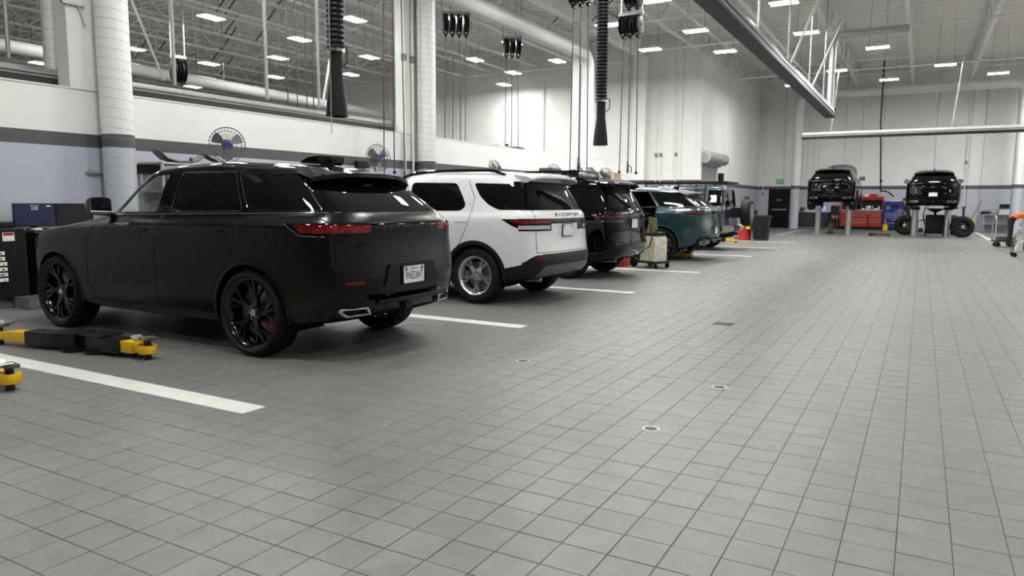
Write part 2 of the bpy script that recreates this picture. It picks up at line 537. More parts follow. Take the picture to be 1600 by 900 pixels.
for x in jx:
    y1 = YF - .05 if x > XB else YB - .1
    if abs(x - XW) < .3: continue
    tc = MB(); tc.box(x - .07, x - .01, YN, y1, DECK - .09, DECK - .005); tc.box(x + .01, x + .07, YN, y1, DECK - .09, DECK - .005); tc.box(x - .01, x + .01, YN, y1, DECK - .03, DECK - .006)
    j = tc.build('joist', M['joist_paint'], ceil)
    bc = MB(); bc.box(x - .07, x - .01, YN, y1, JOIST, JOIST + .07); bc.box(x + .01, x + .07, YN, y1, JOIST, JOIST + .07); bc.box(x - .01, x + .01, YN, y1, JOIST + .005, JOIST + .02)
    bc.build('bottom_chord', M['joist_paint'], j)
    sm = MB(); y = 7.0 if x < XW else 15.0; i = 0
    while y + PB < y1:
        use = count < 296 and (x < XW and x > -32 or x > XW and y > 18)
        if use:
            for me in ((w_up if i % 2 == 0 else w_dn),) + ((w_vt,) if i % 2 == 1 else ()):
                o = bpy.data.objects.new('web_member', me); col.objects.link(o); o.parent = j; o.location = (x, y, 0); count += 1
        else:
            sm.bar((x, y, JOIST + .05 if i % 2 == 0 else DECK - .06), (x, y + PB, DECK - .06 if i % 2 == 0 else JOIST + .05), .05, .05)
        y += PB; i += 1
    if sm.v: tag(sm.build('web', M['joist_paint'], j), kind='stuff')
for k, y in enumerate([8.5, 11.6, 14.2, 17.4, 20.6, 23.8, 27.0]):
    MB().bar((XFAR, y, JOIST + .03), (XW - .2, y, JOIST + .03), .03, .03).build('bridging_bar', M['joist_paint'], ceil)
for y in (14.0, 18.5, 22.2, 26.4, 31.0, 35.5, 39.5):
    MB().bar((XW + .2 if y < YB else XB, y, JOIST + .03), (XR, y, JOIST + .03), .03, .03).build('bridging_bar', M['joist_paint'], ceil)
# kicker struts (dark) under the deck in the other half
rng = random.Random(11)
for i in range(26):
    x = rng.choice([q for q in jx if -32 < q < XW]); y = rng.uniform(10, 28)
    MB().bar((x, y, JOIST + .06), (x + 1.0, y, DECK - .05), .03, .03).build('kicker_strut', M['joist_dark'], ceil)
# sprinkler and conduit pipes
for (x, z, r, y0, y1) in ((-6.9, 7.35, .045, YN, YB - .1), (-5.0, 7.30, .06, 8, YF - .1), (-13.2, 7.3, .05, 4, YB - .1), (-16.6, 7.25, .04, 4, YB - .1), (-19.4, 7.3, .05, 4, YB - .1)):
    MB().cyl((x, y0, z), (x, y1, z), r, n=10).build('ceiling_pipe', M['joist_paint'], ceil, 40)
for (y, z, x0, x1) in ((28.2, 7.30, XW + .3, 8), (24.0, 7.38, XW + .3, 8), (36.5, 7.3, XB, 8), (29.4, 7.2, -30, XW - .3), (22.6, 7.3, -30, XW - .3)):
    MB().cyl((x0, y, z), (x1, y, z), .035, n=8).build('ceiling_pipe', M['joist_paint'], ceil, 40)

# ---- spiral ducts
def duct(name, label, pts, r, group=None, seams=True, pitch=.14, mat='duct_paint', cat='duct'):
    t = thing(name, label, cat, (0, 0, 0), 0, group)
    t.location = pts[0]
    o = Vector(pts[0])
    MB().tube([Vector(p) - o for p in pts], r, 28).build('duct_body', M[mat], t, 40)
    if seams:
        # helical lock seam along every straight run
        for a, b2 in zip(pts, pts[1:]):
            a = Vector(a); b2 = Vector(b2); L = (b2 - a).length
            if L < 1.2: continue
            d = (b2 - a).normalized(); up = Vector((0, 0, 1)) if abs(d.z) < .9 else Vector((1, 0, 0))
            s = d.cross(up).normalized(); q = s.cross(d)
            k = int(L / pitch * 16); 
            h = [a - o + d * (L * i / k) + (s * cos(2 * pi * i / 16) + q * sin(2 * pi * i / 16)) * (r + .0005) for i in range(k + 1)]
            MB().tube(h, .004, 4, caps=False).build('lock_seam', M['seam_grey'], t)
    return t
def elbow(c0, c1, c2, rad, n=6):
    """round the corner c1 of a path"""
    c0, c1, c2 = Vector(c0), Vector(c1), Vector(c2)
    a = c1 + (c0 - c1).normalized() * rad; b2 = c1 + (c2 - c1).normalized() * rad
    return [tuple((a * (1 - t) + c1 * t) * (1 - t) + (c1 * (1 - t) + b2 * t) * t) for t in [i / n for i in range(n + 1)]]
XD = -10.49; RD = .225
duct('air_duct', 'white spiral duct column beside the monitors, nearest the camera', [(XD, 6.72, 0), (XD, 6.72, 6.25)], RD, 'duct columns on the half wall')
duct('air_duct', 'white spiral duct column between the black and white cars', [(XD, 14.50, 0), (XD, 14.50, 6.25)], RD, 'duct columns on the half wall')
e = elbow((XD, 24.1, 5), (XD, 24.1, 6.5), (XD, 20, 6.5), .55)
duct('air_duct', 'long white overhead duct that bends down into a column behind the black cars', [(XD, 24.1, 0)] + e + [(XD, 2.0, 6.5)], RD, 'duct columns on the half wall', seams=True)
duct('air_duct', 'white spiral duct standing behind the half wall, next to the pier', [(-11.26, 6.40, 0), (-11.26, 6.40, 7.4)], RD, 'ducts behind the half wall')
duct('air_duct', 'white spiral duct behind the half wall with two thin conduits on it', [(-11.26, 14.8, 0), (-11.26, 14.8, 7.4)], RD, 'ducts behind the half wall')
gd = duct('air_duct', 'big grey overhead duct crossing the room beyond the half wall', [(-23.0, 3, 5.80), (-23.0, YB - .1, 5.50)], .20, seams=False, mat='duct_grey')
for y_ in (4, 10, 16, 22): MB().cyl((0, y_, -.01 * y_), (0, y_, DECK + .1 - 5.8), .012, n=6).build('hanger_rod', M['rail_mid'], gd)
e1 = elbow((-6.06, 43, 5), (-6.06, 42.4, 7.12), (-2, 42.4, 7.12), .6)
e2 = elbow((0, 42.4, 7.12), (3.95, 42.4, 7.12), (3.95, 42.4, 5), .6)
duct('air_duct', 'large white duct along the far wall bending down at both ends', [(-6.06, 42.4, 0)] + e1 + e2 + [(3.95, 42.4, 0)], .24)

# ---- high-bay lights
lamp0 = None
ORD = ['farthest', 'second farthest', 'third farthest', 'fourth farthest', 'fifth farthest', 'sixth farthest', 'seventh farthest', 'eighth farthest', 'ninth farthest', 'tenth farthest', 'eleventh farthest']
NUM = ['first', 'second', 'third', 'fourth', 'fifth', 'sixth', 'seventh', 'eighth', 'ninth', 'tenth', 'eleventh', 'twelfth', 'thirteenth']
def lamp(x, y, z, along, lab):
    global lamp0
    grp = 'high-bay lights beyond the half wall' if x < XW else 'high-bay lights over the aisle and bays'
    if lamp0 is None:
        t = thing('high_bay_light', lab, 'ceiling light', (x, y, z), 0, grp)
        MB().cbox(-.36, .36, -.205, .205, .012, .075, .012).build('housing', M['lamp_white'], t)
        MB().box(-.345, .345, -.19, .19, .004, .0125).build('diffuser', M['lamp_glow'], t)
        MB().cbox(-.13, .13, -.06, .06, .075, .13, .01).build('driver_box', M['lamp_white'], t)
        for s in (-1, 1): MB().cyl((s * .28, 0, .07), (s * .22, 0, DECK - 6.6 + .01), .005, n=5).build('hanging_cable', M['cable_black'], t)
        lamp0 = t; o = t
    else:
        o = copy_tree(lamp0)
    o.location = (x, y, z); o.rotation_euler = (0, 0, pi / 2 if along else 0)
    tag(o, lab, 'ceiling light', grp)
def lamp_rows(pts, tol, along, text):
    rows = {}
    for x, y in sorted(pts, key=lambda p: -p[0]):
        k = next((q for q in rows if abs(q - x) < tol), None)
        rows.setdefault(x if k is None else k, []).append((x, y))
    for i, q in enumerate(rows):
        for n_, (x, y) in enumerate(sorted(rows[q], key=lambda p: -p[1])):
            lamp(x, y, LZ, along, text(i, n_))
LZ = 6.6
left = [(-27.55, 14.4), (-30.1, 16.3), (-18.18, 14.66), (-24.34, 16.32), (-24.32, 19.41), (-27.74, 21.26), (-29.9, 22.93), (-27.55, 24.55), (-18.03, 17.94),
        (-21.06, 19.84), (-24.4, 22.8), (-14.69, 16.77), (-17.97, 21.32), (-21.1, 23.8), (-12.08, 18.16), (-12.18, 21.68), (-14.8, 23.52), (-12.19, 25.16), (-14.85, 26.54),
        (-14.7, 13.4), (-12.1, 14.6), (-18.1, 11.3), (-14.7, 10.0), (-21.1, 12.9), (-12.1, 11.0), (-12.1, 7.4), (-18.1, 7.9), (-16.7, 29.0)]
right = [(-6.35, 18.93), (-6.36, 22.79), (-8.45, 20.86), (-8.47, 24.78), (-6.28, 26.29), (-3.48, 20.74), (-3.43, 24.63), (-5.31, 35.14), (-3.25, 32.07), (-1.62, 28.02), (-1.53, 35.35), (.46, 32.62), (2.36, 35.63)]
right += [(-8.45, 16.95), (-8.45, 9.15), (-8.45, 1.35), (-6.35, 13.1), (-6.35, 5.3), (-3.45, 15.0), (-3.45, 9.05), (-3.45, 3.1), (-3.45, -2.8),
          (.46, 11.2), (.46, 3.5), (4.4, 14.9), (4.4, 7.1), (4.4, -.7), (6.6, 24), (6.6, 20), (5.4, 29.0), (5.3, 32.6), (5.4, 36.4), (5.2, 40.2), (7.7, 30.8), (7.7, 34.6), (7.7, 38.4)]  # rightmost rows: unseen extra lamps, added to brighten the far wall
lamp_rows(left, 1.0, True, lambda i, n_: 'high-bay light, ' + ORD[n_] + ' of the ' + NUM[i] + ' row beyond the half wall')
lamp_rows(right, .8, False, lambda i, n_: 'high-bay light, ' + ORD[n_] + ' of the ' + NUM[i] + ' row counted from the right wall, added rows included')

# ---- exhaust rails
def rail(name, label, p0, p1, w=.30, h=.24, group='exhaust rails', seal=.045, alu='rail_alu'):
    p0 = Vector(p0); p1 = Vector(p1)
    t = thing(name, label, 'rail', p0, math.atan2((p1 - p0).y, (p1 - p0).x), group)
    L = (p1 - p0).length
    t.location = p0
    MB().prism([(-w / 2, 0), (-w / 2, h * .55), (-w * .36, h), (w * .36, h), (w / 2, h * .55), (w / 2, 0), (w * .10, 0), (w * .10, .02), (-w * .10, .02), (-w * .10, 0)], 0, L, 'X').build('rail_profile', M[alu], t)
    MB().box(0, L, -w * .50, w * .50, -seal, .004).build('rubber_seal', M['rail_dark'], t)
    for s in (-1, 1): MB().box(0, L, s * (w / 2), s * (w / 2 + .012), h * .22, h * .34).build('side_groove', M['rail_dark'], t)
    MB().box(-.012, 0, -w / 2 - .015, w / 2 + .015, -.05, h + .01).build('end_plate', M['rail_dark'], t)
    MB().box(L, L + .012, -w / 2 - .015, w / 2 + .015, -.05, h + .01).build('end_plate', M['rail_dark'], t)
    return t, L
# over the aisle
t, L = rail('exhaust_rail', 'long aluminium exhaust rail hanging above the aisle', (-2.87, 6.0, 4.30), (-2.87, 27.0, 4.30))
for d in (8.5, 12.0, 15.6, 18.8):
    MB().cyl((d, .0, .2), (d, 0, JOIST - 4.3 + .05), .022, n=8).build('hanger_pipe', M['galvanised'], t, 40)
for d, dx in ((12.2, 1.1), (16.0, 1.6)):
    MB().bar((d, 0, .22), (d + dx, -.9, JOIST - 4.3), .04, .04).build('diagonal_brace', M['joist_paint'], t)
e = elbow((20.75, 0, .2), (20.75, 0, 2.6), (20.75, -2, 2.6), .35)
MB().tube([(20.75, 0, .2)] + e + [(20.75, -2.2, 2.6)], .11, 16).build('exhaust_pipe', M['galvanised'], t, 40)
# across the far bays
t, L = rail('exhaust_rail', 'straight exhaust rail hanging across the room above the two lifted cars', (-4.40, 32.0, 4.06), (8.5, 32.0, 4.06), .26, .17, seal=.09, alu='lamp_white')
for d, zt in ((1.05, 3.4), (5.2, 2.9), (9.5, 3.4)):
    MB().cyl((d, 0, .18), (d + .25, 0, zt), .025, n=8).build('hanger_pipe', M['galvanised'], t, 40)
# beyond the half wall
t, L = rail('exhaust_rail', 'dark and silver exhaust rail running just behind the half wall top', (-11.15, -4, 3.12), (-11.15, 13.9, 3.12), .26, .13, seal=.12, alu='rail_mid')
for d in (9.05, 9.62, 12.2, 14.2, 15.6):
    MB().cyl((d, 0, .2), (d, 0, JOIST - 3.0 + .05), .03, n=8).build('hanger_pipe', M['rail_mid'], t, 40)
for d, dx in ((12.0, -1.2), (15.7, 1.9)):
    MB().bar((d, 0, .25), (d + dx, .8, JOIST - 3.0), .04, .04).build('diagonal_brace', M['rail_mid'], t)
# ================================================================ cars
from mathutils.bvhtree import BVHTree
from mathutils.interpolate import poly_3d_calc

def itp(v, x):
    if isinstance(v, (int, float)): return v
    if x <= v[0][0]: return v[0][1]
    for (a, b), (c, d) in zip(v, v[1:]):
        if x <= c: return b + (d - b) * (x - a) / (c - a)
    return v[-1][1]

def half_ring(s):
    """one level curve of a body: front centre -> side (+y) -> rear centre"""
    z, w, xf, xr = s[0], s[1], s[2], s[3]
    af, ar, nf, nr = (list(s[4:]) + [0.55, 0.30, 2.4, 3.0][len(s[4:]):])
    pts = []
    N = 6
    for i in range(N + 1):
        t = pi / 2 * i / N
        x = xf + af - af * cos(t) ** (2 / nf)
        y = itp(w, xf + af) * sin(t) ** (2 / nf)
        pts.append((x, y))
    K = 12
    for i in range(1, K):
        x = xf + af + (xr - ar - xf - af) * i / K
        pts.append((x, itp(w, x)))
    for i in range(N + 1):
        t = pi / 2 * i / N
        x = xr - ar + ar * sin(t) ** (2 / nr)
        y = itp(w, xr - ar) * cos(t) ** (2 / nr)
        pts.append((x, y))
    pts[0] = (pts[0][0], 0); pts[-1] = (pts[-1][0], 0)
    return [Vector((x, y, itp(z, x))) for x, y in pts]

def body_mesh(rings, levels=2):
    hs = [half_ring(r) for r in rings]
    N = len(hs[0]); P = 2 * N - 2
    vs = []; fs = []
    for h in hs:
        vs += h + [Vector((p.x, -p.y, p.z)) for p in h[-2:0:-1]]
    for k in range(len(hs) - 1):
        for j in range(P):
            j2 = (j + 1) % P
            fs.append((k * P + j, k * P + j2, (k + 1) * P + j2, (k + 1) * P + j))
    for k, fl in ((0, 1), (len(hs) - 1, 0)):
        b = k * P
        for j in range(N - 1):
            q = [b + j, b + j + 1, b + (P - j - 1) % P, b + (P - j) % P]
            q = list(dict.fromkeys(q))
            fs.append(tuple(q if fl else q[::-1]))
    me = bpy.data.meshes.new('tmp_body')
    me.from_pydata(vs, [], fs)
    bm = bmesh.new(); bm.from_mesh(me)
    bmesh.ops.recalc_face_normals(bm, faces=bm.faces)
    bm.to_mesh(me); bm.free()
    o = bpy.data.objects.new('tmp_body', me); col.objects.link(o)
    md = o.modifiers.new('s', 'SUBSURF'); md.levels = levels
    dg = bpy.context.evaluated_depsgraph_get()
    ev = bpy.data.meshes.new_from_object(o.evaluated_get(dg))
    bpy.data.objects.remove(o, do_unlink=True)
    return ev

def in_poly(px, py, poly):
    c = False; n = len(poly)
    for i in range(n):
        x0, y0 = poly[i]; x1, y1 = poly[i - 1]
        if (y0 > py) != (y1 > py) and px < (x1 - x0) * (py - y0) / (y1 - y0) + x0: c = not c
    return c

class Shell:
    def __init__(self, rings, levels=2):
        me = body_mesh(rings, levels)
        self.bm = bmesh.new(); self.bm.from_mesh(me)
        self.bm.normal_update()
        self.ref = self.bm.copy(); self.ref.normal_update()
        self.ref.faces.ensure_lookup_table()
        self.tree = BVHTree.FromBMesh(self.ref)
        self.lay = self.bm.faces.layers.int.new('part')
        self.parts = ['body']
    def nrm(self, co):
        p, n, i, d = self.tree.find_nearest(co)
        f = self.ref.faces[i]
        w = poly_3d_calc([v.co for v in f.verts], p)
        r = Vector((0, 0, 0))
        for v, a in zip(f.verts, w): r += v.normal * a
        return r.normalized()
    def surf_y(self, x, z, sgn=-1):
        """y of the body's side at (x, z)"""
        h = self.tree.ray_cast(Vector((x, sgn * 3, z)), Vector((0, -sgn, 0)))
        return h[0].y if h[0] else sgn * 0.9
    def surf_x(self, y, z, sgn=1):
        h = self.tree.ray_cast(Vector((sgn * 12, y, z)), Vector((-sgn, 0, 0)))
        return h[0].x if h[0] else 0
    def surf_z(self, x, y):
        h = self.tree.ray_cast(Vector((x, y, 5)), Vector((0, 0, -1)))
        return h[0].z if h[0] else 1.8
    def cut(self, part, poly, view, pred=None):
        """cut an outline out of the shell; view 'S' (x,z) both sides, 'L' the -y side, 'R' the +y side, 'B' rear (y,z), 'F' front (y,z), 'T' (x,y) from above"""
        if part not in self.parts: self.parts.append(part)
        pid = self.parts.index(part)
        ax = {'S': (0, 2), 'L': (0, 2), 'R': (0, 2), 'B': (1, 2), 'F': (1, 2), 'T': (0, 1)}[view]
        def base(c, n):
            if view == 'S': ok = abs(n.y) > .25 or abs(n.z) > .8
            elif view == 'L': ok = n.y < -.25
            elif view == 'R': ok = n.y > .25
            elif view == 'B': ok = n.x > .18 and c.x > 1.5
            elif view == 'F': ok = n.x < -.15 and c.x < 2.6
            else: ok = n.z > .3
            return ok and (pred is None or pred(c, n))
        a0 = min(p[0] for p in poly) - .12; a1 = max(p[0] for p in poly) + .12
        b0 = min(p[1] for p in poly) - .12; b1 = max(p[1] for p in poly) + .12
        cand = []
        for f in self.bm.faces:
            c = f.calc_center_median()
            if a0 < c[ax[0]] < a1 and b0 < c[ax[1]] < b1 and base(c, f.normal): cand.append(f)
        n = len(poly)
        for i in range(n):
            p, q = poly[i], poly[(i + 1) % n]
            d = Vector((q[0] - p[0], q[1] - p[1]))
            if d.length < 1e-5: continue
            no = [0, 0, 0]; no[ax[0]] = d.y; no[ax[1]] = -d.x
            co = [0, 0, 0]; co[ax[0]] = p[0]; co[ax[1]] = p[1]
            nv = Vector(no).normalized(); cv = Vector(co)
            # only faces whose span along the edge comes near it
            lo = (min(p[0], q[0]) - .1, min(p[1], q[1]) - .1); hi = (max(p[0], q[0]) + .1, max(p[1], q[1]) + .1)
            sel = []
            for f in cand:
                c = f.calc_center_median()
                if lo[0] < c[ax[0]] < hi[0] and lo[1] < c[ax[1]] < hi[1]: sel.append(f)
            if not sel: continue
            geom = set(sel)
            for f in sel:
                geom.update(f.edges); geom.update(f.verts)
            r = bmesh.ops.bisect_plane(self.bm, geom=list(geom), dist=1e-4, plane_co=cv, plane_no=nv)
            cs = set(f for f in cand if f.is_valid)
            for g in r['geom']:
                if isinstance(g, bmesh.types.BMFace): cs.add(g)
            for g in r['geom_cut']:
                for f in g.link_faces:
                    c = f.calc_center_median()
                    if a0 < c[ax[0]] < a1 and b0 < c[ax[1]] < b1: cs.add(f)
            cand = list(cs)
        self.bm.normal_update()
        for f in cand:
            if not f.is_valid: continue
            c = f.calc_center_median()
            if in_poly(c[ax[0]], c[ax[1]], poly) and base(c, f.normal): f[self.lay] = pid
        return self
    def assign(self, part, pred):
        if part not in self.parts: self.parts.append(part)
        pid = self.parts.index(part)
        for f in self.bm.faces:
            if pred(f.calc_center_median(), f.normal, self.parts[f[self.lay]]): f[self.lay] = pid
    def extract(self, part, mat, parent, name=None, offset=0.0, side=None, keep=None, thick=0.0):
        """make the mesh object of one cut part"""
        pid = self.parts.index(part)
        vm = {}; vs = []; fs = []; ns = []
        for f in self.bm.faces:
            if f[self.lay] != pid: continue
            c = f.calc_center_median()
            if side is not None and c.y * side < 0: continue
            if keep is not None and not keep(c): continue
            idx = []
            for v in f.verts:
                if v not in vm:
                    n = self.nrm(v.co)
                    vm[v] = len(vs); vs.append(v.co + n * offset); ns.append(n)
                idx.append(vm[v])
            fs.append(idx)
        if not fs: return None
        if thick > 0:      # give the skin a rim so that it reads as a solid panel
            edges = {}
            for f in fs:
                for a, b in zip(f, f[1:] + f[:1]): edges[(a, b)] = edges.get((a, b), 0) + 1
            rim = [(a, b) for (a, b) in edges if (b, a) not in edges]
            mp = {}
            for a, b in rim:
                for q in (a, b):
                    if q not in mp:
                        mp[q] = len(vs); vs.append(vs[q] - ns[q] * thick); ns.append(ns[q])
                fs.append([b, a, mp[a], mp[b]])
        me = bpy.data.meshes.new(name or part)
        me.from_pydata(vs, [], fs)
        me.shade_smooth()
        me.normals_split_custom_set_from_vertices([tuple(n) for n in ns])
        return link_mesh(name or part, me, mat, parent)

def rrect(cx, cy, w, h, r, n=4):
    pts = []
    for (sx, sy, a) in ((1, 1, 0), (-1, 1, pi / 2), (-1, -1, pi), (1, -1, 1.5 * pi)):
        for i in range(n + 1):
            t = a + pi / 2 * i / n
            pts.append((cx + sx * (w / 2 - r) + r * cos(t), cy + sy * (h / 2 - r) + r * sin(t)))
    return pts
def round_poly(poly, r, n=3):
    """round an outline's corners"""
    out = []; k = len(poly)
    for i in range(k):
        p = Vector(poly[i]); a = Vector(poly[i - 1]); b = Vector(poly[(i + 1) % k])
        ra = min(r, (a - p).length * .45); rb = min(r, (b - p).length * .45)
        s = p + (a - p).normalized() * ra; e = p + (b - p).normalized() * rb
        for j in range(n + 1):
            t = j / n
            out.append(tuple((s * (1 - t) + p * t) * (1 - t) + (p * (1 - t) + e * t) * t))
    return out
def circle(cx, cz, r, n=28):
    return [(cx + r * cos(2 * pi * i / n), cz + r * sin(2 * pi * i / n)) for i in range(n)]

# ---------------------------------------------------------------- wheels (axis along local y, outer face towards -y)
def spoke_outline(pts):
    return pts
def make_wheel_parts(style, parent, R_t, W_t, R_r, rim_mat, caliper=False, tread_blocks=True):
    """tire, rim with spokes and hub; parts named for use under a wheel"""
    w = W_t / 2
    # rim: barrel + lip
    mb = MB()
    mb.lathe([(R_r - .012, -w + .012), (R_r + .006, -w + .004), (R_r + .008, -w + .022), (R_r - .016, -w + .04), (R_r - .03, w * .2),
              (R_r - .03, w - .03), (R_r + .004, w - .01), (R_r - .01, w), (R_r - .05, w - .04), (R_r - .05, w * .2), (R_r - .035, -w + .05)], 40, 'Y', closed=True)
    ns = 5
    yo = -w + .035; th = .035
    def arm(a, r0, r1, w0, w1, off0=0.0, off1=0.0, dy0=0.0, dy1=0.0):
        """tapered spoke bar from radius r0 to r1 at angle a, shifted sideways off0/off1"""
        ca, sa = cos(a), sin(a)
        def P(r, o, y): return (ca * r - sa * o, y, sa * r + ca * o)
        q0 = [(off0 - w0 / 2), (off0 + w0 / 2)]; q1 = [(off1 - w1 / 2), (off1 + w1 / 2)]
        t = th
        vs = [P(r0, q0[0], yo + dy0), P(r0, q0[1], yo + dy0), P(r1, q1[1], yo + dy1), P(r1, q1[0], yo + dy1),
              P(r0, q0[0] - .006, yo + dy0 + t), P(r0, q0[1] + .006, yo + dy0 + t), P(r1, q1[1] + .006, yo + dy1 + t), P(r1, q1[0] - .006, yo + dy1 + t)]
        mb._add(vs, [(0, 1, 2, 3), (7, 6, 5, 4), (0, 4, 5, 1), (1, 5, 6, 2), (2, 6, 7, 3), (3, 7, 4, 0)])
    rr = R_r - .012
    for i in range(ns):
        a = pi / 2 + 2 * pi * i / ns
        if style == 'split':        # five pairs of arms, each opening to a Y at the rim
            arm(a, .05, .16, .062, .05, 0, 0, .022, .004)
            arm(a, .14, rr, .034, .030, -.008, -.048, .004, .0)
            arm(a, .14, rr, .034, .030, .008, .048, .004, .0)
        elif style == 'turbine':    # five swept twin blades
            arm(a, .05, .17, .055, .042, 0, .012, .022, .004)
            arm(a, .15, rr, .036, .028, .012, .085, .004, -.004)
            arm(a + .42, .10, rr, .022, .03, -.05, .035, .018, .0)
            arm(a - .10, .17, rr, .02, .024, .02, -.02, .012, .004)
        elif style == 'multi':      # ten thin straight spokes
            arm(a, .05, rr, .045, .03, 0, .01, .02, 0)
            arm(a + pi / 5, .05, rr, .045, .03, 0, -.01, .02, 0)
        else:                       # plain five spoke
            arm(a, .05, rr, .085, .06, 0, 0, .02, 0)
    mb.lathe([(.0, yo + .016), (.035, yo + .014), (.06, yo + .02), (.085, yo + .03), (.085, yo + .09), (0, yo + .09)], 20, 'Y')
    rim = mb.build('wheel', rim_mat, parent, 40)
    hb = MB().lathe([(0, yo + .004), (.026, yo + .004), (.032, yo + .010), (.032, yo + .03)], 16, 'Y')
    hb.build('hub_cap', M['brushed_steel'] if style in ('split',) else M['chrome'] if style == 'turbine' else M['black_rim'], rim, 40)
    nb = MB()
    for i in range(5):
        a = pi / 2 + pi / 5 + 2 * pi * i / 5
        nb.cyl((.052 * cos(a), yo + .006, .052 * sin(a)), (.052 * cos(a), yo + .04, .052 * sin(a)), .011, n=6)
    tag(nb.build('lug_nuts', M['disc_steel'], rim), kind='stuff')
    ds = MB().lathe([(.07, .0), (R_r - .075, .0), (R_r - .075, .025), (.07, .025)], 28, 'Y', closed=True)
    ds.build('brake_disc', M['disc_steel'], rim, 40)
    cp = MB().lathe([(R_r - .12, -.045), (R_r - .055, -.045), (R_r - .055, .05), (R_r - .12, .05)], 8, 'Y', closed=True, a0=-.35, a1=.55)
    cp.build('brake_caliper', M['red_caliper'] if caliper else M['disc_steel'], rim, 40)
    # tire
    tb = MB()
    S = R_t - R_r
    prof = [(R_r - .01, -w + .03), (R_r + .004, -w + .006), (R_r + S * .35, -w - .010), (R_r + S * .62, -w - .006), (R_t - .028, -w + .018), (R_t - .008, -w + .045),
            (R_t, -w * .5), (R_t + .002, 0), (R_t, w * .5), (R_t - .008, w - .045), (R_t - .028, w - .018), (R_r + S * .6, w + .006), (R_r + .004, w - .006), (R_r - .01, w - .03)]
    tb.lathe(prof, 48, 'Y')
    if tread_blocks:
        nT = 60
        for i in range(nT):
            a = 2 * pi * i / nT
            for (y0, y1, sh) in ((-w + .02, -w + .075, 0), (-w + .09, -.012, .5), (.012, w - .09, 0), (w - .075, w - .02, .5)):
                aa = a + sh * pi / nT
                pts = []
                da = pi / nT * .74
                for r_ in (R_t - .012, R_t + .006):
                    for (d, y) in ((-da, y0), (da, y0), (da, y1), (-da, y1)):
                        q = r_ - (.012 if abs(y) > w - .03 else 0)
                        pts.append((q * cos(aa + d), y, q * sin(aa + d)))
                tb._add(pts, [(4, 5, 6, 7), (0, 1, 5, 4), (1, 2, 6, 5), (2, 3, 7, 6), (3, 0, 4, 7)])
    tag(tb.build('tire', M['tire_rubber'], rim, 35), kind=None)
    return rim

def mount_wheels(root, spec, proto=None):
    rim = make_wheel_parts(spec['wheel'], root, spec['Rt'], spec['Wt'], spec['Rr'], M[spec['rim_mat']], spec.get('caliper', False), spec.get('tread', True))
    y = spec['track']
    first = True
    for (x, s) in ((spec['wb'], -1), (0, -1), (spec['wb'], 1), (0, 1)):
        o = rim if first else copy_tree(rim, root)
        first = False
        o.location = (x, s * y, spec['Rt'] + spec.get('wheel_drop', 0))
        o.rotation_euler = (0, spec.get('wheel_turn', {}).get((x > 1, s), .2 + x), 0 if s < 0 else pi)

def arch_parts(sh, root, spec, trim_mat, r0, flare=0.012, width=.05):
    """wheel-arch lip following the body plus a dark liner inside"""
    for cx in (0, spec['wb']):
        cz = spec['Rt'] + spec.get('arch_dz', 0)
        for s in (-1, 1):
            mb = MB(); n = 26; rows = []
            for i in range(n + 1):
                a = -.16 + (pi + .32) * i / n
                row = []
                for (r, dy) in ((r0 + width, .0), (r0 + width, flare), (r0 + .004, flare + .004), (r0 - .006, flare - .01), (r0 - .006, -.12)):
                    x = cx + r * cos(a); z = cz + r * sin(a)
                    z2 = max(z, .29)
                    y = sh.surf_y(cx + (r0 + width * .5) * cos(a), max(cz + (r0 + width * .5) * sin(a), .36), s)
                    row.append((x, y + s * dy, z2))
                rows.append(row)
            k = len(rows[0])
            mb._add([p for r_ in rows for p in r_], [(i * k + j, i * k + j + 1, (i + 1) * k + j + 1, (i + 1) * k + j) for i in range(n) for j in range(k - 1)])
            mb.build('wheel_arch_trim', trim_mat, root, 40)
            lb = MB(); n = 16; vs = []
            for i in range(n + 1):
                a = -.35 + (pi + .7) * i / n
                x = cx + r0 * cos(a); z = max(.2, cz + r0 * sin(a))
                ys = sh.surf_y(x, max(z, .36), s)
                vs += [(x, ys - s * .03, z), (x, s * .48, z)]
            fs = [(2 * i, 2 * i + 1, 2 * i + 3, 2 * i + 2) for i in range(n)]
            b = len(vs); vs += [(cx, s * .48, cz)]
            fs += [(2 * i + 1, b, 2 * i + 3) for i in range(n)]
            lb._add(vs, fs)
            lb.build('wheel_well', M['underbody_black'], root)

def plate(root, loc, text=None, tilt=0.0, w=.305, h=.155, top=None, mat='plate_white'):
    """license plate standing on the rear face (normal +x)"""
    xf = Matrix.Translation(Vector(loc)) @ Matrix.Rotation(tilt, 4, 'Y')
    fr = MB().prism(rrect(0, 0, w + .022, h + .022, .012), -.006, .006, 'X')
    fr.build('plate_frame', M['black_plastic'], root, xf=xf)
    p = MB().prism(rrect(0, 0, w, h, .01), .004, .009, 'X').build('license_plate', M[mat], root, xf=xf)
    rot = Matrix(((0, 0, 1, 0), (1, 0, 0, 0), (0, 1, 0, 0), (0, 0, 0, 1)))
    if text:
        text_mesh('plate_number', text, .105, M['plate_ink'], p, xf @ Matrix.Translation((.0095, 0, -.014)) @ rot, .0006, sx=.60)
    if top:
        text_mesh('plate_state', top, .035, M['plate_red_ink'], p, xf @ Matrix.Translation((.0095, 0, .055)) @ rot, .0006, sx=.9)
    st = MB()
    for s in (-1, 1): st.box(.009, .0098, s * (w / 2 - .035) - .018, s * (w / 2 - .035) + .018, h / 2 - .045, h / 2 - .008)
    tag(st.build('plate_stickers', M['grey_plastic'], p, xf=xf), kind='stuff')
    return p

